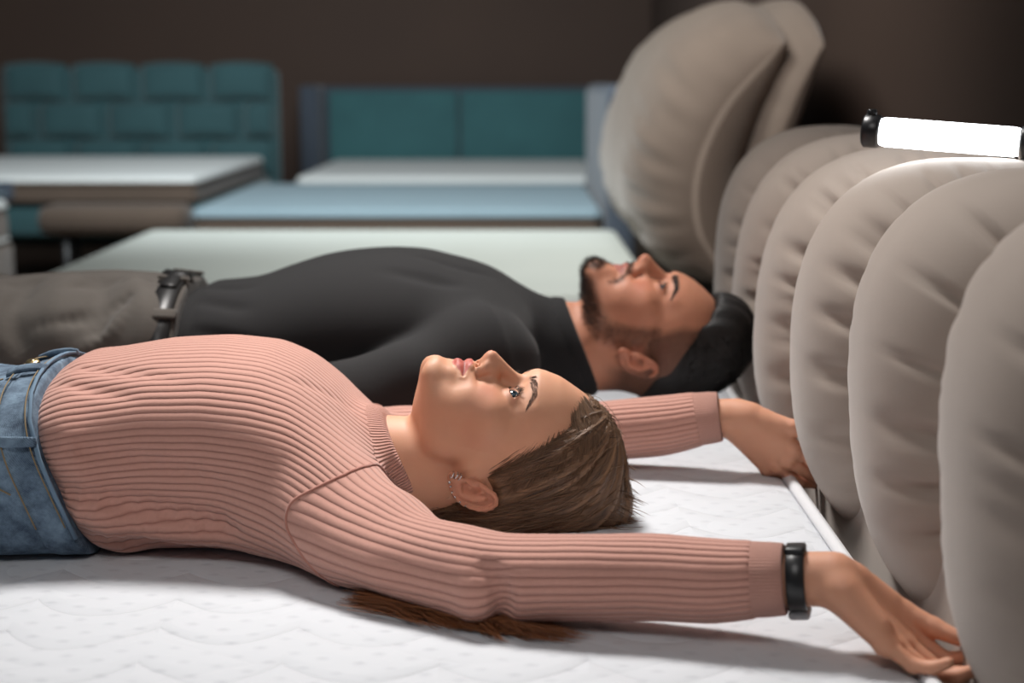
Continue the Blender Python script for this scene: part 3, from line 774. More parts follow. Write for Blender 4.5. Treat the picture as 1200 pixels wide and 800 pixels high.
def strands_mesh(mb_v, mb_f, P_, rad, seg=3):
    """adds thin tapering strands; P_ is strands x points x 3"""
    n, k = P_.shape[:2]; T = np.gradient(P_, axis=1); T /= np.linalg.norm(T, axis=2)[..., None] + 1e-9
    a = np.cross(T, rng.normal(size=(n, 1, 3))); a /= np.linalg.norm(a, axis=2)[..., None] + 1e-9; b = np.cross(T, a)
    rr = rad * np.interp(np.linspace(0, 1, k), [0, .1, .75, 1], [.6, 1, .9, .15])
    th = np.arange(seg) * 2 * np.pi / seg
    G = P_[:, :, None] + rr[None, :, None, None] * (np.cos(th)[None, None, :, None] * a[:, :, None] + np.sin(th)[None, None, :, None] * b[:, :, None])
    off = sum(len(x) for x in mb_v); mb_v.append(G.reshape(-1, 3))
    i = np.arange(n)[:, None, None] * k * seg; j = np.arange(k - 1)[None, :, None] * seg; s_ = np.arange(seg)[None, None, :]
    s2 = (s_ + 1) % seg
    q = np.stack([i + j + s_, i + j + s2, i + j + seg + s2, i + j + seg + s_], -1).reshape(-1, 4) + off; mb_f.append(q)
# ---------------------------------------------------------------- the woman
woman = thing('person', 'woman in a pink ribbed sweater and blue jeans lying with arms stretched overhead', 'person', (-.35, 1.8, .55))
hw_ = Head('f', (-.0437, 1.85, .6439), (.9703, .1022, -.2192), (.2296, -.1052, .9676), 1.0368,
  [[-.0811, .0919], [-.0755, .099], [-.0688, .1009], [-.0578, .0974], [-.0506, .0973], [-.0483, .1005], [-.0447, .1028], [-.0391, .1008], [-.0335, .1031], [-.0265, .104], [-.0194, .1044], [-.0185, .1105], [-.0154, .1181], [-.01, .1214], [-.0035, .1201], [.0126, .1085], [.0258, .1005], [.0334, .0994], [.0408, .1031], [.0509, .1085], [.0592, .1086], [.0788, .1052], [.1032, .0951], [.1163, .0891]])
w_rows = [(-.80, 1.85, .165, .555, .715), (-.70, 1.85, .178, .552, .725), (-.62, 1.85, .186, .552, .735), (-.56, 1.85, .180, .552, .744), (-.50, 1.85, .174, .552, .763), (-.42, 1.85, .172, .552, .777),
          (-.35, 1.85, .180, .552, .780), (-.29, 1.85, .188, .552, .773), (-.25, 1.85, .182, .556, .755), (-.215, 1.85, .178, .560, .725), (-.185, 1.85, .160, .565, .690), (-.155, 1.85, .120, .575, .655)]
w_loft = loft(w_rows)
# near (left) and far (right) arm centre lines, shoulder -> wrist
wl = [(-.290, 1.745, .607), (-.200, 1.655, .601), (-.115, 1.572, .594), (-.035, 1.510, .592), (.04, 1.486, .597), (.13, 1.468, .603), (.195, 1.450, .606), (.238, 1.438, .611)]
wl_r = [.062, .068, .060, .054, .046, .043, .042, .038]; wl_f = [1.35, 1.35, 1.3, 1.18, 1.04, 1., 1., 1.]
wr = [(-.290, 1.955, .607), (-.200, 2.040, .601), (-.115, 2.088, .597), (-.035, 2.112, .597), (.04, 2.120, .599), (.13, 2.115, .604), (.21, 2.105, .614), (.262, 2.097, .625)]
wrist_l, wrist_r = V(.309, 1.419, .618), V(.312, 2.090, .629)
BF = Field()
BF.add(lambda P: w_loft(P, -.024), w_loft.c, w_loft.r)
for s_ in (1, -1):       # legs under the jeans
    BF.chain([V(-.74, 1.85 + s_ * .09, .635), V(-1.15, 1.85 + s_ * .10, .625), V(-1.52, 1.85 + s_ * .11, .605)], [.078, .055, .035], .03)
    BF.chain([V(-1.52, 1.85 + s_ * .11, .595), V(-1.56, 1.85 + s_ * .115, .69)], [.036, .026], .02)
for pts, rs in ((wl, wl_r), (wr, wl_r)): BF.chain([V(*p) for p in pts], [r * .74 / f for r, f in zip(wl_r[:-1], wl_f)] + [.027], .02)
BF.cone(V(*wl[-1]), wrist_l, .0268, .0262, .01); BF.cone(V(*wr[-1]), wrist_r, .0268, .0262, .01)
BF.cone(hw_.world((0, -.022, -.030)), V(-.20, 1.85, .628), .050, .055, .03)
BF.cone(hw_.world((0, -.035, -.010)), V(-.20, 1.85, .615), .046, .055, .03)
BF.cone(hw_.world((.030, -.030, -.02)), V(-.165, 1.87, .660), .010, .008, .02); BF.cone(hw_.world((-.030, -.030, -.02)), V(-.165, 1.83, .660), .010, .008, .02)
BF.add(hw_.sd, hw_.world((0, 0, .02)), .17, .012)
cur = [(.10, .85, .40), (.10, .75, .45), (.10, .65, .45), (.12, .60, .45)]
hand(BF, wrist_l, V(.68, -.40, -.60), V(.527, -.31, .778), 1, cur, sc=.98, spread=.012, thumb=(.3, .3, .3), thumb_out=.35)
hand(BF, wrist_r, V(.66, -.22, -.60), V(.50, .80, .30), -1, [(.15, .55, .35), (.2, .6, .4), (.25, .65, .4), (.3, .7, .4)], sc=1.02, thumb=(.15, .25, .2), thumb_out=.62)
xs = spaced([(-1.66, -.80, .009), (-.80, -.18, .006), (-.18, -.14, .003), (-.14, .125, .0016), (.125, .24, .004), (.24, .46, .0020)])
ys = spaced([(1.30, 1.46, .0020), (1.46, 1.74, .004), (1.74, 1.97, .0016), (1.97, 2.03, .004), (2.03, 2.16, .0020), (2.16, 2.26, .006)])
zs = spaced([(.50, .80, .0018)])
v, q = nets(BF, xs, ys, zs)
def skin_tint(h, v, sex):
    L = h.local(v); l, f, u = np.abs(L[:, 0]), L[:, 1], L[:, 2]
    base = np.array(hexc('#d9a384' if sex == 'f' else '#c68a6e')); col = np.tile(base, (len(v), 1))
    def blend(c, w): col[:] = col * (1 - w[:, None]) + np.array(hexc(c)) * w[:, None]
    inh = (u > -.11) & (u < .16) & (l < .1) & (np.abs(f) < .14)
    ck = np.exp(-(((l - .042) / .018) ** 2 + ((u - -.010) / .018) ** 2)) * (f > .02) * inh; blend('#b8674f', .55 * ck)
    blend('#c4745c', .35 * np.exp(-((l / .012) ** 2 + ((u + .012) / .012) ** 2)) * (f > .09) * inh)
    # lips
    up_ = np.interp(l, [0, .004, .009, .018, .025], [-.0285, -.0272, -.0285, -.0338, -.0385]); lo_ = np.interp(l, [0, .008, .017, .025], [-.0518, -.0508, -.0462, -.0390])
    m = sstep(-.0008, .0008, up_ - u) * sstep(-.0008, .0008, u - lo_) * (f > .072) * (l < .0255) * inh
    blend('#b0524f' if sex == 'f' else '#a2625a', m * .9)
    blend('#6a2f2c', np.exp(-((u - np.interp(l, [0, .012, .025], [-.0383, -.0380, -.0387])) / .0008) ** 2) * (l < .0255) * (f > .07) * inh * .8)
    # ears and lids a little redder
    blend('#b9705a', .45 * ((l > .072) & (f < .01) & (np.abs(u) < .045)))
    ec = h.eye_centre(1); de = np.sqrt((l - ec[0]) ** 2 + ((u - ec[2]) * 1.5) ** 2)
    blend('#9c6350', .35 * np.exp(-((de - .011) / .005) ** 2) * (f > .06) * inh)
    bl = np.interp(u, [0, 1], [0, 1]); bu = np.interp(l, [.010, .022, .036, .051], [.0405, .0435, .0460, .0395]); bw = np.interp(l, [.008, .014, .036, .053], [.0005, .0028, .0020, .0005]) * (1.3 if sex == 'm' else 1)
    blend('#7a543f' if sex == 'f' else '#3a2920', .70 * np.exp(-((u - bu) / bw) ** 2) * (l > .009) * (l < .054) * (f > .04) * inh)
    far = ~inh; blend('#c98d74', .35 * (far & (v[:, 0] > .2)))
    return col, l, f, u, inh
col, l_, f_, u_, inh = skin_tint(hw_, v, 'f')
body = link_mesh('body', v, q, M['skin'], woman, attrs={'tint': col, 'stubble': np.zeros(len(v))})
for s_ in (1, -1): eyeball(hw_, s_, (-.42, 1, .02), woman, 0)

# sweater: body, two sleeves, cuffs and collar cut from one skin
def wobble(seed, amp, twist):
    r = np.random.default_rng(seed); ph = r.uniform(0, 6.28, 8)
    return lambda s, p: amp * (np.sin(34 * s + 2 * p + ph[0]) * .5 + np.sin(61 * s - p + ph[1]) * .35 + np.sin(23 * s - 3 * p + ph[2]) * .4) * np.interp(s, [0, .05, .14, .28, .4, .5, .6], [.2, .7, 1.1, 1, .35, .35, .1])
frl = tube_frame(wl, wl_r); frr = tube_frame(wr, wl_r)
SF = Field(); SF.add(lambda P: w_loft(P, .0), w_loft.c, w_loft.r)
for fr, sd_ in ((frl, 1), (frr, 2)):
    fn, c, r = sleeve_sd(fr, wob=wobble(sd_, .0035, 0), flat=wl_f); SF.add(fn, c, r, .030)
SF.cone(V(-.215, 1.78, .628), V(-.20, 1.70, .612), .050, .050, .04); SF.cone(V(-.22, 1.92, .622), V(-.215, 2.0, .608), .05, .048, .04)
SF.cone(V(-.31, 1.760, .675), V(-.15, 1.620, .608), .050, .034, .06)
SF.cone(V(-.17, 1.85, .632), V(-.10, 1.852, .628), .061, .060, .03)
# folds: two long ones from the waist, bunching at the elbow, the drag lines under the arm
ws = lambda x, a: surf(w_loft, x, a, 1.85, .655)
for pts, wd, dp in (([(-.53, 96), (-.47, 99), (-.40, 103), (-.33, 106), (-.27, 107)], .013, .0075), ([(-.52, 103), (-.45, 108), (-.38, 112), (-.31, 113)], .014, -.006), ([(-.50, 112), (-.43, 118), (-.36, 122), (-.29, 120)], .012, .009),
                    ([(-.53, 80), (-.46, 82), (-.39, 87), (-.32, 92)], .009, .005), ([(-.54, 30), (-.50, 36), (-.45, 44), (-.39, 50)], .009, .005), ([(-.54, 48), (-.49, 54), (-.43, 60)], .009, .0045),
                    ([(-.27, 50), (-.23, 44), (-.19, 34)], .009, .003)):
    groove(SF, [ws(*p) for p in pts], wd, dp)
groove(SF, [(-.016, 1.480, .556), (-.010, 1.458, .575), (-.012, 1.452, .600), (-.035, 1.462, .625)], .010, .015)
groove(SF, [(-.042, 1.490, .556), (-.040, 1.462, .575), (-.045, 1.466, .605)], .014, -.009)
groove(SF, [(-.16, 1.585, .57), (-.10, 1.52, .575), (-.06, 1.485, .585)], .010, .006)
nk = V(.897, 0, .442); nkp = V(-.156, 1.85, .686)
def neck_cut(P): return (P - nkp) @ nk
SF.add(lambda P: smax(-neck_cut(P), np.linalg.norm((P - V(-.15, 1.85, .625)) - ((P - V(-.15, 1.85, .625)) @ nk)[..., None] * nk, axis=-1) - .078, .01), V(-.10, 1.85, .64), 9, .004, 's')
wp_n = V(.933, 0, .36); wp_p = V(-.559, 1.85, .76)
def waist(P): return (P - wp_p) @ wp_n + .010 * np.sin(P[..., 1] * 20) * .3
def tuck(P): return .007 * np.exp(-np.maximum(waist(P), 0) / .006) - .004 * np.exp(-((waist(P) - .035) / .02) ** 2)
SF.add(tuck, V(-.5, 1.85, .65), .35, 0, 'd')
SF.add(lambda P: -(waist(P) + .03), V(-.55, 1.85, .65), 9, 0, 'i')
xs = spaced([(-.66, .275, .0034)]); ys = spaced([(1.37, 2.2, .0034)]); zs = spaced([(.5515, .80, .0032)])
v, q = nets(SF, xs, ys, zs); v = smooth(v, q, 1, .4)
v[:, 2] = np.maximum(v[:, 2], .5515)
fc = v[q].mean(1)
cl, sl = sleeve_coord(frl, v); cr, sr = sleeve_coord(frr, v)
def armhole(P, far):
    Q = P.copy()
    if far: Q[:, 1] = 3.7 - Q[:, 1]
    d = (Q - V(-.237, 1.62, .617)) @ V(.862, -.506, 0); z = Q[:, 2]
    return d + .9 * np.minimum(z - .617, 0) - 1.6 * np.maximum(z - .640, 0) - 9 * (Q[:, 1] >= 1.76)
aL = armhole(fc, 0) > 0; aR = armhole(fc, 1) > 0
sweater = None
yc, a_, zb, zt = w_loft.params(v[:, 0])
tb = np.stack([(v[:, 1] - yc) / a_, (v[:, 2] - (zb + zt) / 2) / ((zt - zb) / 2)], 1); tb /= np.maximum(np.linalg.norm(tb, axis=1), 1e-6)[:, None]
dn_v = neck_cut(fc)
coll = (dn_v > -.016) & ~aL & ~aR & (np.linalg.norm(fc - V(-.15, 1.85, .63), axis=1) < .11)
sv, sq, su = split_faces(v, q, ~aL & ~aR & ~coll)
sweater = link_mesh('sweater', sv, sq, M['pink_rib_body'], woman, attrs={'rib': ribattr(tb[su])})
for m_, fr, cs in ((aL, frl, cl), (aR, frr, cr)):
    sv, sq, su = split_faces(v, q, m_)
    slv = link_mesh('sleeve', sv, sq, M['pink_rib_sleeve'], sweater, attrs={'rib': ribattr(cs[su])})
    bv = np.intersect1d(np.unique(q[m_]), np.unique(q[~m_ & ~coll])); bp_ = v[bv]; ctr = bp_.mean(0)
    U_, S_, Vt = np.linalg.svd(bp_ - ctr, full_matrices=False); an = np.arctan2((bp_ - ctr) @ Vt[1], (bp_ - ctr) @ Vt[0]); o = np.argsort(an)
    g = np.linspace(-np.pi, np.pi, 90, endpoint=False); loop = []
    for x in g:
        d = (an - x + np.pi) % (2 * np.pi) - np.pi; w_ = np.exp(-(d / .10) ** 2); loop.append((bp_ * w_[:, None]).sum(0) / w_.sum())
    loop = np.array(loop); gap = np.linalg.norm(np.roll(loop, -1, 0) - loop, axis=1); k0 = int(gap.argmax()) + 1; loop = np.roll(loop, -k0, 0)
    MB().tube(spline(loop, 240), .0021, 6, False).build('seam', M['pink_rib_cuff_plain'], slv)
# collar band and cuffs: fine-ribbed bands of their own
def band(c, ax, r0, r1, w, th, name, mat, up=(0, 0, 1), sq_=1., n=120):
    ax = np.array(ax, float); ax /= np.linalg.norm(ax); a = np.array(up, float); a -= ax * (a @ ax); a /= np.linalg.norm(a); b = np.cross(ax, a)
    t = np.linspace(0, 2 * np.pi, n, endpoint=False); G = []; cs = []
    prof = [(-.5, -.3), (-.5, .6), (-.2, 1), (.2, 1), (.46, .7), (.5, 0), (.42, -.6), (0, -.8)]
    for s_, h_ in prof:
        r = (r0 + (r1 - r0) * (s_ + .5)) + th * h_ * .5
        G.append(c + ax * s_ * w + (np.cos(t)[:, None] * a * sq_ + np.sin(t)[:, None] * b) * r[..., None] if hasattr(r, 'shape') and r.shape else c + ax * s_ * w + (np.cos(t)[:, None] * a * sq_ + np.sin(t)[:, None] * b) * r)
        cs.append(np.stack([np.cos(t), np.sin(t)], 1))
    mb = MB().grid(G, cu=True, cv=True); return mb.build(name, M[mat], sweater, attrs={'rib': ribattr(np.concatenate(cs))})
sv, sq, su = split_faces(v, q, coll)
cc = sv - V(-.15, 1.85, .63); cc -= np.outer(cc @ nk, nk); e1 = np.array([0, 1., 0]); e2 = np.cross(nk, e1)
cs = np.stack([cc @ e1, cc @ e2], 1); cs /= np.maximum(np.linalg.norm(cs, axis=1), 1e-6)[:, None]
nrm = cc / np.maximum(np.linalg.norm(cc, axis=1), 1e-6)[:, None]
link_mesh('collar', sv + nrm * (.002 * sstep(-.016, -.011, neck_cut(sv)))[:, None], sq, M['pink_rib_collar'], sweater, attrs={'rib': ribattr(cs)})
for pts, wrist in ((wl, wrist_l), (wr, wrist_r)):
    d_ = wrist - V(*pts[-2]); d_ /= np.linalg.norm(d_); c = V(*pts[-1]) + d_ * .004
    band(c, d_, .0355, .0330, .050, .005, 'cuff', 'pink_rib_cuff')
# jeans
JF = Field(); JF.add(lambda P: w_loft(P, .004), w_loft.c, w_loft.r)
for s_ in (1, -1):
    JF.chain([V(-.70, 1.85 + s_ * .088, .64), V(-1.15, 1.85 + s_ * .10, .63), V(-1.50, 1.85 + s_ * .11, .61)], [.090, .066, .052], .03)
for k in range(9):
    r = np.random.default_rng(40 + k); x0 = -.60 - .025 * k
    groove(JF, [(x0, 1.69, .72 - .01 * k), (x0 + .03, 1.672, .66), (x0 + .05 - .01 * k, 1.675, .60)], r.uniform(.008, .014), r.choice([-1, 1]) * r.uniform(.002, .005))
JF.add(waist, V(-.5, 1.85, .65), 9, .003, 'i')
xs = spaced([(-1.56, -.78, .012), (-.78, -.44, .0034)]); ys = spaced([(1.62, 2.08, .0034)]); zs = spaced([(.5515, .79, .0034)])
v, q = nets(JF, xs, ys, zs); v[:, 2] = np.maximum(v[:, 2], .5515); v = smooth(v, q, 1, .4); fc = v[q].mean(1); wv_ = waist(fc)
jeans = None
sv, sq, su = split_faces(v, q, wv_ < -.038); jeans = link_mesh('jeans', sv, sq, M['denim'], woman)
sv, sq, su = split_faces(v, q, wv_ >= -.038)
yc, a_, zb, zt = w_loft.params(sv[:, 0]); nn = np.stack([np.zeros(len(sv)), sv[:, 1] - yc, sv[:, 2] - (zb + zt) / 2], 1); nn /= np.linalg.norm(nn, axis=1)[:, None] + 1e-9
link_mesh('waistband', sv + nn * (.0024 * sstep(-.038, -.034, waist(sv)))[:, None], sq, M['denim'], jeans)
def on_jeans(ang, dist, out=.004):
    """point on the jeans at an angle about the body (0 top, 90 the near side) and a distance below the waist edge"""
    d = np.array([0, -math.sin(R_(ang)), math.cos(R_(ang))]); base = None
    lo, hi = 0., .3
    def at(r):
        y = 1.85 + d[1] * r; z = .655 + d[2] * r; x = wp_p[0] - (z - wp_p[2]) * wp_n[2] / wp_n[0] - dist / wp_n[0]; return V(x, y, z)
    for _ in range(30):
        m_ = (lo + hi) / 2
        if w_loft(at(m_)[None], .004)[0] < 0: lo = m_
        else: hi = m_
    return at(lo + out)
def strip(pts, w, th, name, mat, parent, out=(0, -.4, 1)):
    """flat band along a line, lying on the cloth"""
    P_ = spline(pts, 14); T = np.gradient(P_, axis=0); T /= np.linalg.norm(T, axis=1)[:, None]
    ctr = np.stack([P_[:, 0], np.full(14, 1.85), np.full(14, .655)], 1); O = P_ - ctr; O[:, 0] = 0; O /= np.linalg.norm(O, axis=1)[:, None]
    B = np.cross(T, O); G = [[p - b * w / 2 - o * th, p - b * w / 2 + o * th * .6, p - b * w * .3 + o * th, p + b * w * .3 + o * th, p + b * w / 2 + o * th * .6, p + b * w / 2 - o * th] for p, b, o in zip(P_, B, O)]
    return MB().grid(G, cv=True, capu=True).build(name, M[mat], parent)
for ang in (78, 28, -40):
    strip([on_jeans(ang, -.002, .006), on_jeans(ang, .010, .0105), on_jeans(ang, .030, .0105), on_jeans(ang, .046, .006)], .012, .0022, 'belt_loop', 'denim', jeans)
for dist in (.006, .036):
    MB().tube([on_jeans(a, dist, .0068) for a in range(-60, 112, 4)], .0009, 5).build('stitching', M['denim_thread'], jeans)
strip([on_jeans(a, .001, .0065) for a in range(-70, 114, 13)], .005, .0018, 'waist_edge', 'denim_edge', jeans)
MB().tube([on_jeans(96 - a * .4, .045 + a * .0016, .0062) for a in range(0, 60, 4)], .0010, 5).build('stitching', M['denim_thread'], jeans)
MB().tube([on_jeans(38 + 20 * math.sin(a / 60 * 1.5), .045 + a * .0018, .0062) for a in range(0, 60, 4)], .0010, 5).build('stitching', M['denim_thread'], jeans)
bp = on_jeans(12, .022, .0085); bo = bp - V(bp[0], 1.85, .655); bo /= np.linalg.norm(bo)
bt = MB().tube([bp - bo * .004, bp + bo * .001, bp + bo * .003, bp + bo * .0034], [.0085, .0088, .0075, .002], 24); bt.build('button', M['brass'], jeans)
MB().tube([bp + bo * .0030, bp + bo * .0045], [.0035, .0028], 16).build('button', M['brass'], jeans)

# hair: a shell over the skull gathered to the nape, loose strands over it and the tail that comes out under the arm
HP = V(.0, -.075, -.045)                                # gathering point in the face frame
HF = Field(); Rb = np.eye(3)
HF.ell((0, -.010, .064), (.0830, .100, .100), 0); HF.ell((0, .009, .100), (.072, .078, .074), .03)
HF.ell((0, -.030, .125), (.066, .066, .062), .03); HF.ell((-.015, -.040, .165), (.030, .026, .030), .03)
HF.cone((0, -.06, .03), HP, .062, .032, .03)
def hairline(P):
    """signed: inside where hair grows (behind the hairline)"""
    l = np.abs(P[..., 0]); u, f = P[..., 2], P[..., 1]
    fh = np.interp(u, [-.09, -.05, -.02, .002, .012, .020, .033, .05, .068, .09, .105, .115, .13], [-.062, -.052, -.046, -.036, .006, .012, .020, .034, .046, .064, .074, .098, .2])
    fh = fh - .000 * l
    top = np.interp(l, [0, .02, .04, .055, .07], [.103, .104, .098, .088, .07])
    return np.minimum(f - fh, np.maximum(top - u, f - fh))
def strand_coord(L, c):
    d = L - c; axv = -c / np.linalg.norm(c); axv = V(0, .62, .78); e = V(1, 0, 0); g = np.cross(axv, e)
    ph = np.arctan2(d @ g, d @ e); return np.stack([ph / 6.283 + .5, np.linalg.norm(d, axis=1) * 3, np.zeros(len(d))], 1)
def wig(P):
    c = strand_coord(P.reshape(-1, 3), HP); ph = c[:, 0] * 6.283; rr = c[:, 1]
    return (.0011 * np.sin(38 * ph + 2 * np.sin(9 * rr)) + .0009 * np.sin(71 * ph + 3 * np.sin(6 * rr + 1)) + .0012 * np.sin(17 * ph + 1)).reshape(P.shape[:-1])
HF.add(wig, V(0, 0, .05), .3, 0, 'd')
HF.add(lambda P: .0070 * np.exp(np.minimum(hairline(P), 0) / .022), V(0, 0, 0), 9, 0, 'd')
HF.add(lambda P: hairline(P), V(0, 0, 0), 9, .007, 'i')
def ear_room(P): return d_ell(np.stack([np.abs(P[..., 0]), P[..., 1], P[..., 2]], -1), V(.084, -.026, -.004), (.026, .0225, .0345), axes(x=(.93, -.36, 0), z=(0, -.22, .975)))
HF.add(ear_room, V(0, -.03, 0), 9, .005, 's')
hsd = Field()
def hair_sd(P):
    L = hw_.local(P); c = hw_.local(P.reshape(-1, 3).mean(0)); return HF(L) * hw_.s
hsd.add(hair_sd, hw_.world((0, -.01, .05)), .20)
xs = spaced([(-.16, .16, .0024)]); ys = spaced([(1.73, 1.98, .0024)]); zs = spaced([(.5515, .76, .0024)])
v, q = nets(hsd, xs, ys, zs); v = smooth(v, q, 2, .5)
hair = link_mesh('hair', v, q, M['brown_hair'], woman, attrs={'strand': strand_coord(hw_.local(v), HP)})
# strands
def comb(n, seed, fly=0.):
    r = np.random.default_rng(seed)
    vl = hw_.local(v); hl = hairline(vl)
    w_ = np.exp(-np.abs(hl) / .02) + .35; idx = r.choice(len(v), n, p=w_ / w_.sum())
    s0 = vl[idx]; k = 12; t = np.linspace(0, 1, k); ctr = V(0, -.02, .05)
    a = s0 - ctr; b = HP + r.normal(size=(n, 3)) * V(.022, .012, .012) - ctr
    ra, rb = np.linalg.norm(a, axis=1), np.linalg.norm(b, axis=1); a /= ra[:, None]; b /= rb[:, None]
    om = np.arccos(np.clip((a * b).sum(1), -1, 1)); T = r.uniform(.35, .95, n)
    tt = t[None] * T[:, None]; so = np.sin(om)[:, None] + 1e-6
    D = (np.sin((1 - tt) * om[:, None]) / so)[..., None] * a[:, None] + (np.sin(tt * om[:, None]) / so)[..., None] * b[:, None]
    D /= np.linalg.norm(D, axis=2)[..., None]
    # march out to the shell surface
    R0 = np.linspace(.03, .17, 57); Q = ctr + D[:, :, None] * R0[None, None, :, None]
    ins = HF(Q.reshape(-1, 3)).reshape(n, k, 57) < 0
    last = 56 - np.argmax(ins[..., ::-1], 2); okk = ins.any(2)
    rad = R0[last]; lift = r.uniform(-.0006, .0022 + fly, n)[:, None] * (1 + t * (1 if fly else 0)) + .0012 * np.sin(t * 5 + r.uniform(0, 6, n)[:, None])
    P_ = ctr + D * (rad + lift)[..., None]
    # settle jumps
    for _ in range(2): P_[:, 1:-1] = P_[:, 1:-1] * .5 + (P_[:, :-2] + P_[:, 2:]) * .25
    good = okk.all(1) & (ear_room(P_).min(1) > .001) & (np.linalg.norm(np.diff(P_, axis=1), axis=2).max(1) < .035)
    return hw_.world(P_[good])
mv, mf = [], []
strands_mesh(mv, mf, comb(7000, 3), .00046); strands_mesh(mv, mf, comb(900, 4), .00080); strands_mesh(mv, mf, comb(260, 6, .006), .00030)
def rooted(n, seed):
    """strands that grow out of the skin along the hairline and run back over the shell"""
    r = np.random.default_rng(seed); u = r.choice([0, 1], n, p=[.45, .55]); t = r.random(n); sd = np.where(r.random(n) < .75, -1., 1.)
    us = np.interp(t, [0, .2, .35, .5, .7, .85, 1], [.014, .020, .033, .05, .068, .09, .105]); fs = np.interp(us, [.012, .020, .033, .05, .068, .09, .105], [.006, .012, .020, .034, .046, .064, .074])
    s0 = np.stack([sd * np.interp(us, [0, .05, .09, .105, .12], [.075, .074, .066, .050, .03]), fs + .006 * r.normal(size=n), us], 1)
    lt = r.uniform(-.038, .038, n); ut = np.interp(np.abs(lt), [0, .02, .04, .055], [.104, .105, .099, .090]) - .003 + .003 * r.normal(size=n)
    s0[u == 1] = np.stack([lt, np.full(n, .086), ut], 1)[u == 1]
    P0 = s0.copy(); ctr = V(0, -.0, .05)
    D = s0 - ctr; D /= np.linalg.norm(D, axis=1)[:, None]; R0 = np.linspace(.04, .14, 81)
    ins = hw_.sd(hw_.world((ctr + D[:, None] * R0[None, :, None]).reshape(-1, 3))).reshape(n, 81) < 0
    P0 = ctr + D * R0[80 - np.argmax(ins[:, ::-1], 1)][:, None]
    # continue along the great circle to the nape, on whichever is outermost of skin and shell
    k = 9; tt = np.linspace(0, 1, k)[None] * r.uniform(.3, .7, n)[:, None]; fr_ = np.clip((us * (u == 0) + .105 * (u == 1) - .03) / .075, 0, 1)[:, None]; b = (HP - ctr) * (1 - fr_) + np.stack([np.sign(s0[:, 0]) * .085, np.full(n, -.055), np.full(n, .045)], 1) * fr_; b /= np.linalg.norm(b, axis=1)[:, None]; om = np.arccos(np.clip((D * b).sum(1), -1, 1)); so = np.sin(om)[:, None] + 1e-6
    Q = (np.sin((1 - tt) * om[:, None]) / so)[..., None] * D[:, None] + (np.sin(tt * om[:, None]) / so)[..., None] * b[:, None]; Q /= np.linalg.norm(Q, axis=2)[..., None]
    X = ctr + Q[:, :, None] * np.linspace(.04, .16, 61)[None, None, :, None]
    ins = (HF(X.reshape(-1, 3)) < 0) | (hw_.sd(hw_.world(X.reshape(-1, 3))) < 0); ins = ins.reshape(n, k, 61); rad = np.linspace(.04, .16, 61)[60 - np.argmax(ins[..., ::-1], 2)]
    Pp = ctr + Q * (rad + .0012)[..., None]; Pp[:, 0] = P0
    for _ in range(2): Pp[:, 1:-1] = Pp[:, 1:-1] * .5 + (Pp[:, :-2] + Pp[:, 2:]) * .25
    return hw_.world(Pp[(np.linalg.norm(np.diff(Pp, axis=1), axis=2).max(1) < .03) & (ear_room(Pp).min(1) > .002)])
tf = []
r = np.random.default_rng(31)
for k in range(420):
    a0 = V(-.012 + .020 * r.normal(), -.035 + .018 * r.normal(), .150 + .010 * r.random()); e0 = a0 + V(-.004, -.006, .050) * r.uniform(.5, 1.) + r.normal(size=3) * .004; m0 = (a0 + e0) / 2 + V(-.004, .004, .003)
    tf.append(spline(hw_.world(np.array([a0, m0, e0])), 12))
tf = np.array(tf); tf[..., 2] = np.maximum(tf[..., 2], .553); strands_mesh(mv, mf, tf, .00055)
rs_ = rooted(1700, 12); strands_mesh(mv, mf, np.stack([spline(s, 12) for s in rs_]), .00034)
# wisps: hairline at the temple and the end of the crown
r = np.random.default_rng(8)
tail = []
locks = [(x, r.normal() * .006, r.uniform(-.02, .05), r.uniform(.7, 1.25)) for x in np.linspace(-.165, -.045, 17)]
for k in range(1300):
    lx, ly, ldx, ll = locks[k % 17]; j = r.normal(size=3)
    s0 = V(lx + j[0] * .006, 1.545 - .42 * (lx + .165) + ly + .01 * j[1], .553 + r.uniform(0, .010))
    p1 = s0 + V(.035 + .2 * ldx, -.020, .001) * ll; p2 = s0 + V(.060 + .6 * ldx + j[0] * .002, -.040 + j[1] * .002, 0) * ll; p3 = s0 + V(.072 + ldx + j[2] * .005, -.056 + j[0] * .004, 0) * ll * r.uniform(.85, 1.1)
    p2[2] = .5535 + abs(j[2]) * .002; p3[2] = .5530 + abs(j[1]) * .0012; tail.append(spline([s0, p1, p2, p3], 8))
hv, hf = [], []
strands_mesh(hv, hf, np.array(tail), .0005)
al = np.concatenate(mv); link_mesh('loose_strands', al, np.concatenate(mf), M['brown_hair'], hair, attrs={'strand': np.stack([rng.random(len(al) // 36 + 1).repeat(36)[:len(al)], np.zeros(len(al)), np.zeros(len(al))], 1)})
al = np.concatenate(hv); link_mesh('ponytail', al, np.concatenate(hf), M['auburn_hair'], hair, attrs={'strand': np.stack([rng.random(len(al) // 24 + 1).repeat(24)[:len(al)], np.zeros(len(al)), np.zeros(len(al))], 1)})
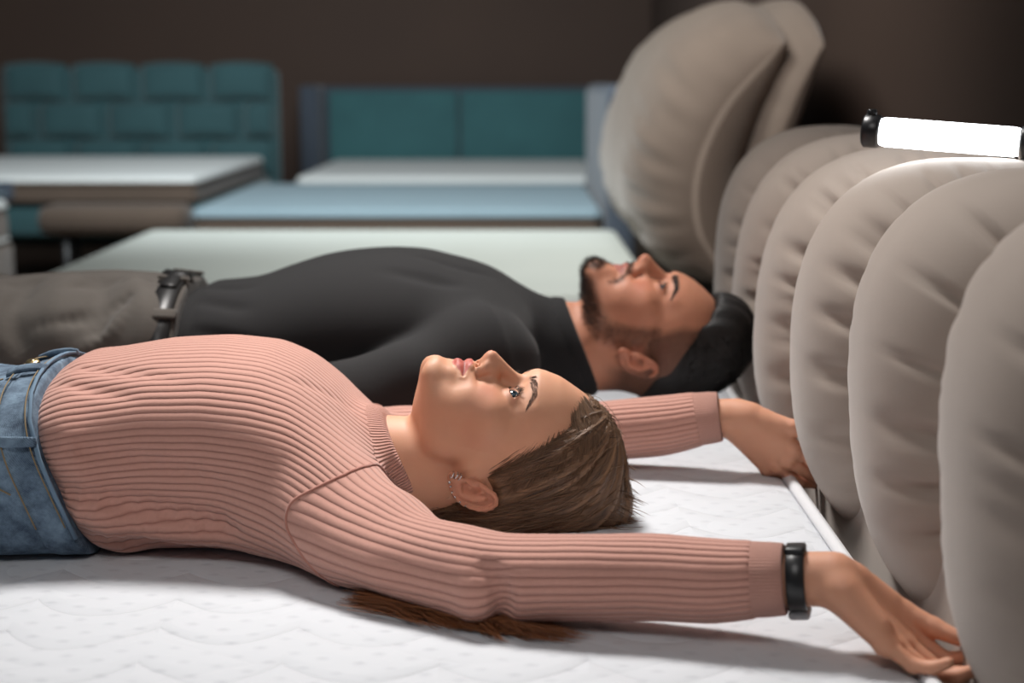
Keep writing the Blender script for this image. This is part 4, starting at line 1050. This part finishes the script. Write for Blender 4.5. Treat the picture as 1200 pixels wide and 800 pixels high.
def brows_lashes(h, parent, thick, mat, n=280, seed=1, lash=.008, blow=0., lid=(.0044, -.0042)):
    r = np.random.default_rng(seed)
    for s_ in (1, -1):
        t = r.random(n); l = np.interp(t, [0, .6, 1], [.012, .036, .051]); u = np.interp(t, [0, .3, .65, 1], [.0405, .0435, .0460, .0395]) + blow
        wd = np.interp(t, [0, .3, .8, 1], [.0030, .0036, .0022, .0008]) * thick; u = u + r.uniform(-1, 1, n) * wd
        a = project(h, np.stack([l * s_, np.full(n, .085), u], 1)); Ln = .0055
        dl = np.interp(t, [0, .25, 1], [.35, .9, 1.]); du = np.interp(t, [0, .25, 1], [.9, .4, -.35])
        b = project(h, a + np.stack([dl * s_ * Ln, np.zeros(n), du * Ln], 1)) + V(0, .0006, 0); m_ = (a + b) / 2 + V(0, .0006, 0)
        bv, bf = [], []; strands_mesh(bv, bf, h.world(np.stack([a, m_, b], 1)), .00020); link_mesh('eyebrow', np.concatenate(bv), np.concatenate(bf), M[mat], parent)
        ec = h.eye_centre(s_); bv, bf = [], []; P_ = []
        for k in range(90):
            up_ = k < 58; x = r.uniform(-1, 1); rr = .0185
            l = ec[0] + x * .0125; hgt = math.sqrt(max(rr ** 2 - (x * .0125) ** 2, 0)); uu = ec[2] + ((lid[0] - rr) + hgt if up_ else (lid[1] + rr) - hgt)
            p = project(h, [[l, .085, uu + (.0008 if up_ else -.0008)]])[0]; p[1] = max(p[1], ec[1] + math.sqrt(max(.0128 ** 2 - (x * .0125) ** 2 - (uu - ec[2]) ** 2, 0)))
            LL = lash * (1 if up_ else .5) * r.uniform(.7, 1); o = V(x * .5 + .15 * s_, .85, .55 if up_ else -.6); o /= np.linalg.norm(o)
            P_.append([p, p + o * LL * .55, p + o * LL + V(0, 0, .35 * LL if up_ else -.1 * LL)])
        strands_mesh(bv, bf, h.world(np.array(P_)), .00022); link_mesh('eyelashes', np.concatenate(bv), np.concatenate(bf), M['lash'], parent)
brows_lashes(hw_, woman, 1., 'brow_hair')
# ear jewellery on the near ear
def ear_pt(a, b, c):
    Re = axes(x=(.93, -.36, 0), z=(-.0, -.22, .975)); p = V(.0700, -.024, -.003) + Re @ V(a, b, c); p[0] *= -1; return hw_.world(p)
jw_ = MB()
for a, b, c, r_ in ((.0125, .004, -.030, .0019), (.0125, -.001, -.026, .0015), (.012, -.0085, -.021, .0014), (.012, -.0135, -.015, .0013), (.0125, -.0170, -.007, .0013), (.0125, -.019, .001, .0013)):
    bm = bmesh.new(); bmesh.ops.create_icosphere(bm, subdivisions=2, radius=r_); bm.verts.index_update(); o_ = ear_pt(a, b, c)
    jw_.add([tuple(np.array(x.co) + o_) for x in bm.verts], [[x.index for x in g.verts] for g in bm.faces]); bm.free()
for k, (b, c) in enumerate(((.012, -.031), (.0135, -.0265), (.014, -.022))):
    t = np.linspace(0, 2 * np.pi, 20, endpoint=False)
    pts = [ear_pt(.008 + .0045 * math.cos(x), b + .0035 * math.sin(x), c + .001 * math.sin(x)) for x in t]
    G = []; P_ = np.array(pts); T = np.roll(P_, -1, 0) - np.roll(P_, 1, 0); T /= np.linalg.norm(T, axis=1)[:, None]; ctr = P_.mean(0); A2 = P_ - ctr; A2 /= np.linalg.norm(A2, axis=1)[:, None]; B2 = np.cross(T, A2)
    th = np.arange(8) * np.pi / 4; G = [p + .0009 * (np.cos(th)[:, None] * a + np.sin(th)[:, None] * b2) for p, a, b2 in zip(P_, A2, B2)]
    jw_.grid(G, cu=True, cv=True)
jw_.build('earring', M['steel'], woman)
# fitness band on the near wrist
d_ = wrist_l - V(*wl[-2]); d_ /= np.linalg.norm(d_); c = V(*wl[-1]) + d_ * .040
up_ = V(0, 0, 1.) - d_ * d_[2]; up_ /= np.linalg.norm(up_); sd_ = np.cross(d_, up_)
t = np.linspace(0, 2 * np.pi, 48, endpoint=False); G = []
for s_, h_ in ((-.0085, .0), (-.009, .0016), (-.0075, .003), (.0075, .003), (.009, .0016), (.0085, 0), (.0, -.0006)):
    G.append(c + d_ * s_ + (np.cos(t)[:, None] * up_ + np.sin(t)[:, None] * sd_) * (.0280 + h_))
wb = MB().grid(G, cu=True, cv=True).build('fitness_band', M['black_plastic'], woman)
Rm = np.stack([d_, sd_, up_], 1)
def obox(ctr, hs, r, name, mat, parent):
    mb = MB().rbox(-np.array(hs), hs, r, 3); mb.v = [tuple(ctr + Rm @ np.array(p)) for p in mb.v]; return mb.build(name, M[mat], parent)
obox(c - up_ * .0335 - sd_ * .0, (.0105, .013, .0048), .004, 'tracker_body', 'grey_plastic', wb); obox(c + up_ * .0300, (.0100, .012, .0038), .003, 'clasp', 'black_plastic', wb)
c2 = c - d_ * .014; pts = [c2 + (math.cos(x) * up_ + math.sin(x) * sd_) * .0268 + d_ * .002 * math.sin(3 * x) for x in np.linspace(0, 2 * np.pi, 60, endpoint=False)]
MB().tube(pts + [pts[0]], .0010, 6, False).build('bracelet', M['steel'], woman)
# ---------------------------------------------------------------- the man
man = thing('person', 'bearded man in a black sweater and grey trousers lying on white mattress behind the woman', 'person', (-.35, 2.46, .55))
hm = Head('m', (.2007, 2.46, .6849), (.9903, .0172, -.1381), (.1392, -.1015, .9850), 1.0544,
  [[-.0942, .0915], [-.0867, .1025], [-.0781, .1075], [-.0672, .1075], [-.0579, .1044], [-.0522, .102], [-.047, .1037], [-.0398, .1038], [-.0362, .1065], [-.0302, .1085], [-.0219, .1085], [-.0173, .1105], [-.0141, .1205], [-.0059, .1273], [.0006, .1257], [.0118, .1146], [.0243, .1052], [.0303, .1012], [.0374, .1016], [.0463, .1041], [.0591, .1027], [.076, .0955], [.0936, .0844], [.1082, .073]])
m_rows = [(-1.0, 2.46, .17, .556, .735), (-.85, 2.46, .185, .553, .772), (-.74, 2.46, .190, .553, .781), (-.65, 2.46, .192, .553, .785), (-.565, 2.46, .188, .554, .779), (-.53, 2.46, .182, .555, .775), (-.49, 2.46, .178, .556, .770), (-.41, 2.46, .180, .556, .777),
  (-.36, 2.46, .186, .555, .796), (-.30, 2.46, .195, .554, .815), (-.247, 2.46, .202, .554, .823), (-.192, 2.46, .208, .554, .826), (-.137, 2.46, .208, .556, .823), (-.082, 2.46, .205, .560, .808), (-.035, 2.46, .19, .565, .785), (0, 2.46, .16, .575, .764), (.035, 2.46, .11, .59, .745)]
m_loft = loft(m_rows, 2.2)
ml = [(-.035, 2.270, .672), (-.12, 2.235, .652), (-.23, 2.195, .630), (-.33, 2.175, .618), (-.42, 2.17, .612), (-.51, 2.18, .608), (-.56, 2.185, .606)]
ml_r = [.078, .072, .062, .052, .047, .042, .036]
mr = [(x, 4.92 - y, z - .0) for x, y, z in ml]
MF = Field(); MF.add(lambda P: m_loft(P, -.026), m_loft.c, m_loft.r)
for s_ in (1, -1):
    MF.chain([V(-.95, 2.46 + s_ * .10, .665), V(-1.28, 2.46 + s_ * .12, .635), V(-1.52, 2.46 + s_ * .13, .61)], [.088, .060, .042], .03)
    MF.chain([V(-1.52, 2.46 + s_ * .13, .60), V(-1.57, 2.46 + s_ * .14, .71)], [.042, .030], .02)
for pts in (ml, mr):
    MF.chain([V(*p) for p in pts], [r * .78 for r in ml_r[:-1]] + [.030], .02)
wm_l, wm_r = V(-.60, 2.187, .604), V(-.60, 2.733, .604)
MF.cone(V(*ml[-1]), wm_l, .030, .027, .01); MF.cone(V(*mr[-1]), wm_r, .030, .027, .01)
cm = [(.3, .4, .2), (.35, .45, .25), (.4, .5, .3), (.45, .5, .3)]
hand(MF, wm_l, V(-1, .05, -.12), V(.1, .9, -.35), 1, cm, sc=1.08); hand(MF, wm_r, V(-1, -.05, -.12), V(.1, -.9, -.35), -1, cm, sc=1.08)
MF.cone(hm.world((0, -.020, -.035)), V(0, 2.46, .672), .059, .066, .03); MF.cone(hm.world((0, -.035, -.01)), V(-.01, 2.46, .655), .056, .066, .03)
MF.cone(hm.world((.034, -.025, -.02)), V(.045, 2.48, .715), .013, .010, .02); MF.cone(hm.world((-.034, -.025, -.02)), V(.045, 2.44, .715), .013, .010, .02)
MF.ell(hm.world((0, .018, -.112)), (.012, .014, .012), .025)           # throat
MF.add(hm.sd, hm.world((0, 0, .02)), .17, .024)
xs = spaced([(-1.66, -.80, .010), (-.80, .04, .007), (.04, .10, .003), (.10, .40, .0022)])
ys = spaced([(2.08, 2.36, .006), (2.36, 2.58, .0022), (2.58, 2.84, .006)]); zs = spaced([(.5515, .70, .0026), (.70, .86, .0022)])
v, q = nets(MF, xs, ys, zs)
col, l, f, u, inh = skin_tint(hm, v, 'm')
def seg_d(p, pts):
    best = np.full(len(p), 9.)
    for a, b in zip(pts[:-1], pts[1:]):
        a = np.array(a); b = np.array(b); t = np.clip(((p - a) @ (b - a)) / ((b - a) @ (b - a)), 0, 1); best = np.minimum(best, np.linalg.norm(p - a - t[:, None] * (b - a), axis=1))
    return best
p = np.stack([l, f, u], 1)
jd = seg_d(p, [(.0, .085, -.088), (.022, .070, -.086), (.044, .035, -.073), (.056, .012, -.055), (.066, .008, -.020), (.068, .012, .020)])
fade_ = np.interp(f, [-.02, .02, .06], [.55, .85, 1.0])
beard = sstep(.026, .010, jd) * fade_
beard = np.maximum(beard, sstep(.030, .020, np.sqrt((l / 1.0) ** 2 + ((u + .078) / .72) ** 2)) * (f > .045))
mo = np.abs(u - np.interp(l, [0, .012, .026, .034], [-.0245, -.0252, -.0315, -.043])); beard = np.maximum(beard, sstep(.0055, .0025, mo) * (l < .034) * (f > .06))
gt = seg_d(p, [(.031, .084, -.036), (.031, .078, -.055), (.026, .074, -.070)]); beard = np.maximum(beard, sstep(.010, .004, gt))
beard = np.maximum(beard, .8 * sstep(.007, .003, np.sqrt(l ** 2 + ((u + .055) / 1.2) ** 2)) * (f > .07))
lipm = (u > np.interp(l, [0, .017, .025], [-.0518, -.0462, -.0390])) & (u < np.interp(l, [0, .009, .025], [-.0285, -.0285, -.0385])) & (l < .0255) & (f > .07)
beard[lipm] = 0
beard = beard * inh * (u < .03)
# clipped sides of the head
sides = sstep(-.010, .020, u) * sstep(.034, .016, f - np.interp(u, [0, .02, .06, .1], [-.02, -.005, .012, .012])) * (l > .03) * (u < .15)
back = sstep(-.02, -.05, f) * sstep(-.06, -.01, u)
stub = np.clip(np.maximum(beard * .80, np.maximum(sides * .85, back * .85) * inh), 0, 1)
stub *= 1 - ((l > .0790) & (f < .01) & (f > -.055) & (np.abs(u) < .04))
mbody = link_mesh('body', v, q, M['skin'], man, attrs={'tint': col, 'stubble': stub})
for s_ in (1, -1): eyeball(hm, s_, (-.30, 1, -.05), man, 0)
brows_lashes(hm, man, 1.15, 'beard_hair', 560, 5, .0055, -.001, (.0032, -.0032))
# beard: short hairs
r = np.random.default_rng(21); pw_ = np.clip(beard, 0, 1) ** 1.5; pw_[pw_ < .12] = 0
idx = r.choice(len(v), 3000, p=pw_ / pw_.sum()); L = hm.local(v[idx]) + r.normal(size=(3000, 3)) * .0008
o = L - V(0, .02, -.03); o /= np.linalg.norm(o, axis=1)[:, None]; o = o * .8 + V(0, 0, -.55) + r.normal(size=o.shape) * .22; o /= np.linalg.norm(o, axis=1)[:, None]
ln = (.0035 + .0045 * beard[idx] * (np.abs(L[:, 2] + .085) < .04) )[:, None]
P_ = np.stack([L - o * .0012, L + o * ln * .5, L + o * ln + V(0, 0, -.0012)], 1); bv, bf = [], []; strands_mesh(bv, bf, hm.world(P_), .00024)
link_mesh('beard', np.concatenate(bv), np.concatenate(bf), M['beard_hair'], man)
# hair: short sides, a combed-back top that stands off the crown
GF = Field(); GF.ell((0, -.008, .050), (.0765, .0965, .0865), 0)
GF.ell((0, .006, .118), (.064, .074, .058), .03); GF.ell((0, .028, .130), (.056, .052, .050), .02)
def m_hairline(P):
    l = np.abs(P[..., 0]); u, f = P[..., 2], P[..., 1]
    side = np.interp(u, [-.09, -.04, -.012, .004, .012, .030, .062, .075, .10, .106], [-.3, -.3, -.3, -.2, -.10, -.045, .016, .018, .030, .034])
    front = np.interp(l, [0, .02, .04, .055, .07], [.112, .110, .104, .090, .05])
    a = f - side + .022 * sstep(.085, .05, u) * sstep(-.06, -.03, f) * sstep(.03, .05, u); b = np.maximum(front - u, f - .094)
    return np.minimum(a, b)
GF.add(lambda P: .006 * np.exp(np.minimum(m_hairline(P), 0) / .010), V(0, 0, 0), 9, 0, 'd')
GF.add(lambda P: m_hairline(P), V(0, 0, 0), 9, .010, 'i')
GF.add(lambda P: .0014 * np.sin(260 * P[..., 0] + 40 * P[..., 1]) * sstep(.07, .11, P[..., 2]), V(0, 0, .05), .3, 0, 'd')
gsd = Field(); gsd.add(lambda P: GF(hm.local(P)) * hm.s, hm.world((0, -.01, .06)), .21)
xs = spaced([(.13, .46, .0028)]); ys = spaced([(2.34, 2.58, .0028)]); zs = spaced([(.5515, .82, .0028)])
v, q = nets(gsd, xs, ys, zs); v = smooth(v, q, 2, .5)
mhair = link_mesh('hair', v, q, M['black_hair'], man, attrs={'strand': np.stack([hm.local(v)[:, 0] * 3 + .5, hm.local(v)[:, 1] * 3, np.zeros(len(v))], 1)})
vl = hm.local(v); hl = m_hairline(vl); topm = (vl[:, 2] > .07); w_ = topm * 1. + .05; idx = r.choice(len(v), 2600, p=w_ / w_.sum()); s0 = vl[idx]
dirn = np.where((s0[:, 2] > .09)[:, None], V(0, -.75, .5), V(0, -.6, -.6)); nrm = s0 - V(0, 0, .06); nrm /= np.linalg.norm(nrm, axis=1)[:, None]
dirn = dirn - nrm * (dirn * nrm).sum(1)[:, None]; dirn /= np.linalg.norm(dirn, axis=1)[:, None] + 1e-6
ln = np.where(s0[:, 2] > .09, .030, .008)[:, None] * r.uniform(.5, 1.1, (len(s0), 1))
P_ = np.stack([s0 - nrm * .001, s0 + dirn * ln * .5 + nrm * .0022, s0 + dirn * ln + nrm * (.0005 - ln * ln * 4)], 1)
bv, bf = [], []; strands_mesh(bv, bf, hm.world(P_), .0005); al = np.concatenate(bv)
link_mesh('loose_strands', al, np.concatenate(bf), M['black_hair'], mhair, attrs={'strand': np.stack([rng.random(len(al) // 9 + 1).repeat(9)[:len(al)], np.zeros(len(al)), np.zeros(len(al))], 1)})

# black sweater with sleeves and a ribbed collar
KF = Field(); KF.add(lambda P: m_loft(P, 0.), m_loft.c, m_loft.r)
for pts, sd_ in ((ml, 5), (mr, 6)):
    fr = tube_frame(pts, ml_r); fn, c, rr = sleeve_sd(fr, wob=wobble(sd_, .0025, 0)); KF.add(fn, c, rr, .014)
KF.cone(V(-.07, 2.46, .70), V(-.05, 2.27, .69), .075, .065, .05); KF.cone(V(-.07, 2.46, .70), V(-.05, 2.65, .69), .075, .065, .05)
KF.cone(V(0, 2.46, .672), V(.085, 2.46, .672), .076, .070, .035); KF.cone(V(-.02, 2.46, .648), V(.085, 2.46, .645), .080, .074, .03)
for pts in (ml, mr): KF.ell(V(*pts[0]), (ml_r[0],) * 3, .014)
for g in ([(-.49, 70), (-.44, 74), (-.38, 80)], [(-.495, 45), (-.45, 52), (-.40, 58)], [(-.49, 20), (-.45, 28), (-.40, 34)], [(-.20, 40), (-.13, 46), (-.07, 50)], [(-.16, 20), (-.08, 26), (-.03, 24)]):
    groove(KF, [surf(m_loft, x, a, 2.46, .66) for x, a in g], .012, .0055)
ck, ckp = V(.93, 0, .37), V(.078, 2.46, .762)
ckn = ck / np.linalg.norm(ck)
KF.add(lambda P: smax(-((P - ckp) @ ckn), np.linalg.norm((P - V(.08, 2.46, .68)) - ((P - V(.08, 2.46, .68)) @ ckn)[..., None] * ckn, axis=-1) - .13, .01), V(.1, 2.46, .68), 9, .003, 's')
KF.add(lambda P: -(P[..., 0] + .545), V(0, 2.46, .65), 9, 0, 'i') if False else None
KF.add(lambda P: .014 * sstep(-.475, -.515, P[..., 0]) * (np.abs(P[..., 1] - 2.46) < .205), V(-.5, 2.46, .66), .3, 0, 'd')
KF.add(lambda P: np.where(np.abs(P[..., 1] - 2.46) < .200, -(P[..., 0] + .55), -1.), V(-.3, 2.46, .65), 9, 0, 'i')
xs = spaced([(-.585, .14, .005)]); ys = spaced([(2.06, 2.86, .005)]); zs = spaced([(.5515, .86, .0045)])
v, q = nets(KF, xs, ys, zs); v = smooth(v, q, 2, .5); v[:, 2] = np.maximum(v[:, 2], .5515)
fc = v[q].mean(1); dn = (fc - ckp) @ ckn; isn = (dn > -.022) & (np.linalg.norm(fc - V(.07, 2.46, .67), axis=1) < .14) & (fc[:, 0] > .01)
sv, sq, su = split_faces(v, q, ~isn); msw = link_mesh('sweater', sv, sq, M['black_knit'], man)
sv, sq, su = split_faces(v, q, isn); cc = sv - V(.07, 2.46, .67); cc -= np.outer(cc @ ckn, ckn); cc /= np.linalg.norm(cc, axis=1)[:, None] + 1e-9
link_mesh('collar', sv + cc * (.003 * sstep(-.022, -.014, (sv - ckp) @ ckn))[:, None], sq, M['black_knit'], msw)
# trousers with belt
TF = Field(); TF.add(lambda P: m_loft(P, .003), m_loft.c, m_loft.r)
for s_ in (1, -1): TF.chain([V(-.90, 2.46 + s_ * .10, .67), V(-1.28, 2.46 + s_ * .12, .64), V(-1.52, 2.46 + s_ * .13, .62)], [.105, .080, .066], .03)
for k in range(7):
    r = np.random.default_rng(70 + k); x0 = -.575 - .055 * k
    ms = lambda x, a: surf(m_loft, x, a, 2.46, .66)
    groove(TF, [ms(x0 - .035, 10 + 6 * (k % 3)), ms(x0 - .012, 34), ms(x0 + .018 - .014 * (k % 4), 62), ms(x0 + .012, 84)], r.uniform(.016, .026), (1 if k % 2 else -1) * r.uniform(.009, .015), 30)
for g, wd, dp in (([(-.56, 40), (-.60, 55), (-.66, 66), (-.72, 70)], .013, .007), ([(-.56, 52), (-.59, 66), (-.63, 78), (-.68, 86)], .014, -.006), ([(-.60, 20), (-.66, 34), (-.70, 50)], .014, .007), ([(-.66, 14), (-.72, 30), (-.75, 48)], .016, -.007), ([(-.555, 22), (-.585, 30), (-.62, 34)], .011, .005), ([(-.74, 12), (-.78, 30), (-.80, 50)], .016, .007)):
    groove(TF, [surf(m_loft, x, a, 2.46, .66) for x, a in g], wd, dp)
TF.add(lambda P: P[..., 0] + .512, V(-.5, 2.46, .65), 9, .003, 'i')
xs = spaced([(-1.6, -.86, .012), (-.86, -.50, .0036)]); ys = spaced([(2.22, 2.70, .0036)]); zs = spaced([(.5515, .82, .0036)])
v, q = nets(TF, xs, ys, zs); v = smooth(v, q, 1, .5); v[:, 2] = np.maximum(v[:, 2], .5515); trousers = link_mesh('trousers', v, q, M['grey_twill'], man)
def around(ang, x, off):
    d = V(0, -math.sin(R_(ang)), math.cos(R_(ang))); lo, hi = .02, .35
    for _ in range(30):
        m_ = (lo + hi) / 2
        if m_loft((V(x, 2.46, .66) + d * m_)[None], .003)[0] < 0: lo = m_
        else: hi = m_
    return V(x, 2.46, .66) + d * (lo + off)
def belt_band(x0, x1, angs, o0, o1, name, mat, parent):
    G = [[around(a, x0, o0), around(a, x0 + .002, o1), around(a, x1 - .002, o1), around(a, x1, o0)] for a in angs]
    return MB().grid(G, cv=True, capu=True).build(name, M[mat], parent)
belt_band(-.553, -.517, range(-112, 113, 4), .000, .0055, 'belt', 'belt_leather', trousers)
for a0 in (62, 20, -30): belt_band(-.560, -.510, range(a0 - 3, a0 + 4, 2), .0045, .0095, 'belt_loop', 'grey_twill', trousers)
belt_band(-.559, -.511, range(-1, 14, 2), .004, .0105, 'belt_buckle', 'dark_steel', trousers)
belt_band(-.548, -.522, range(14, 40, 3), .005, .0095, 'belt_end', 'belt_leather', trousers)
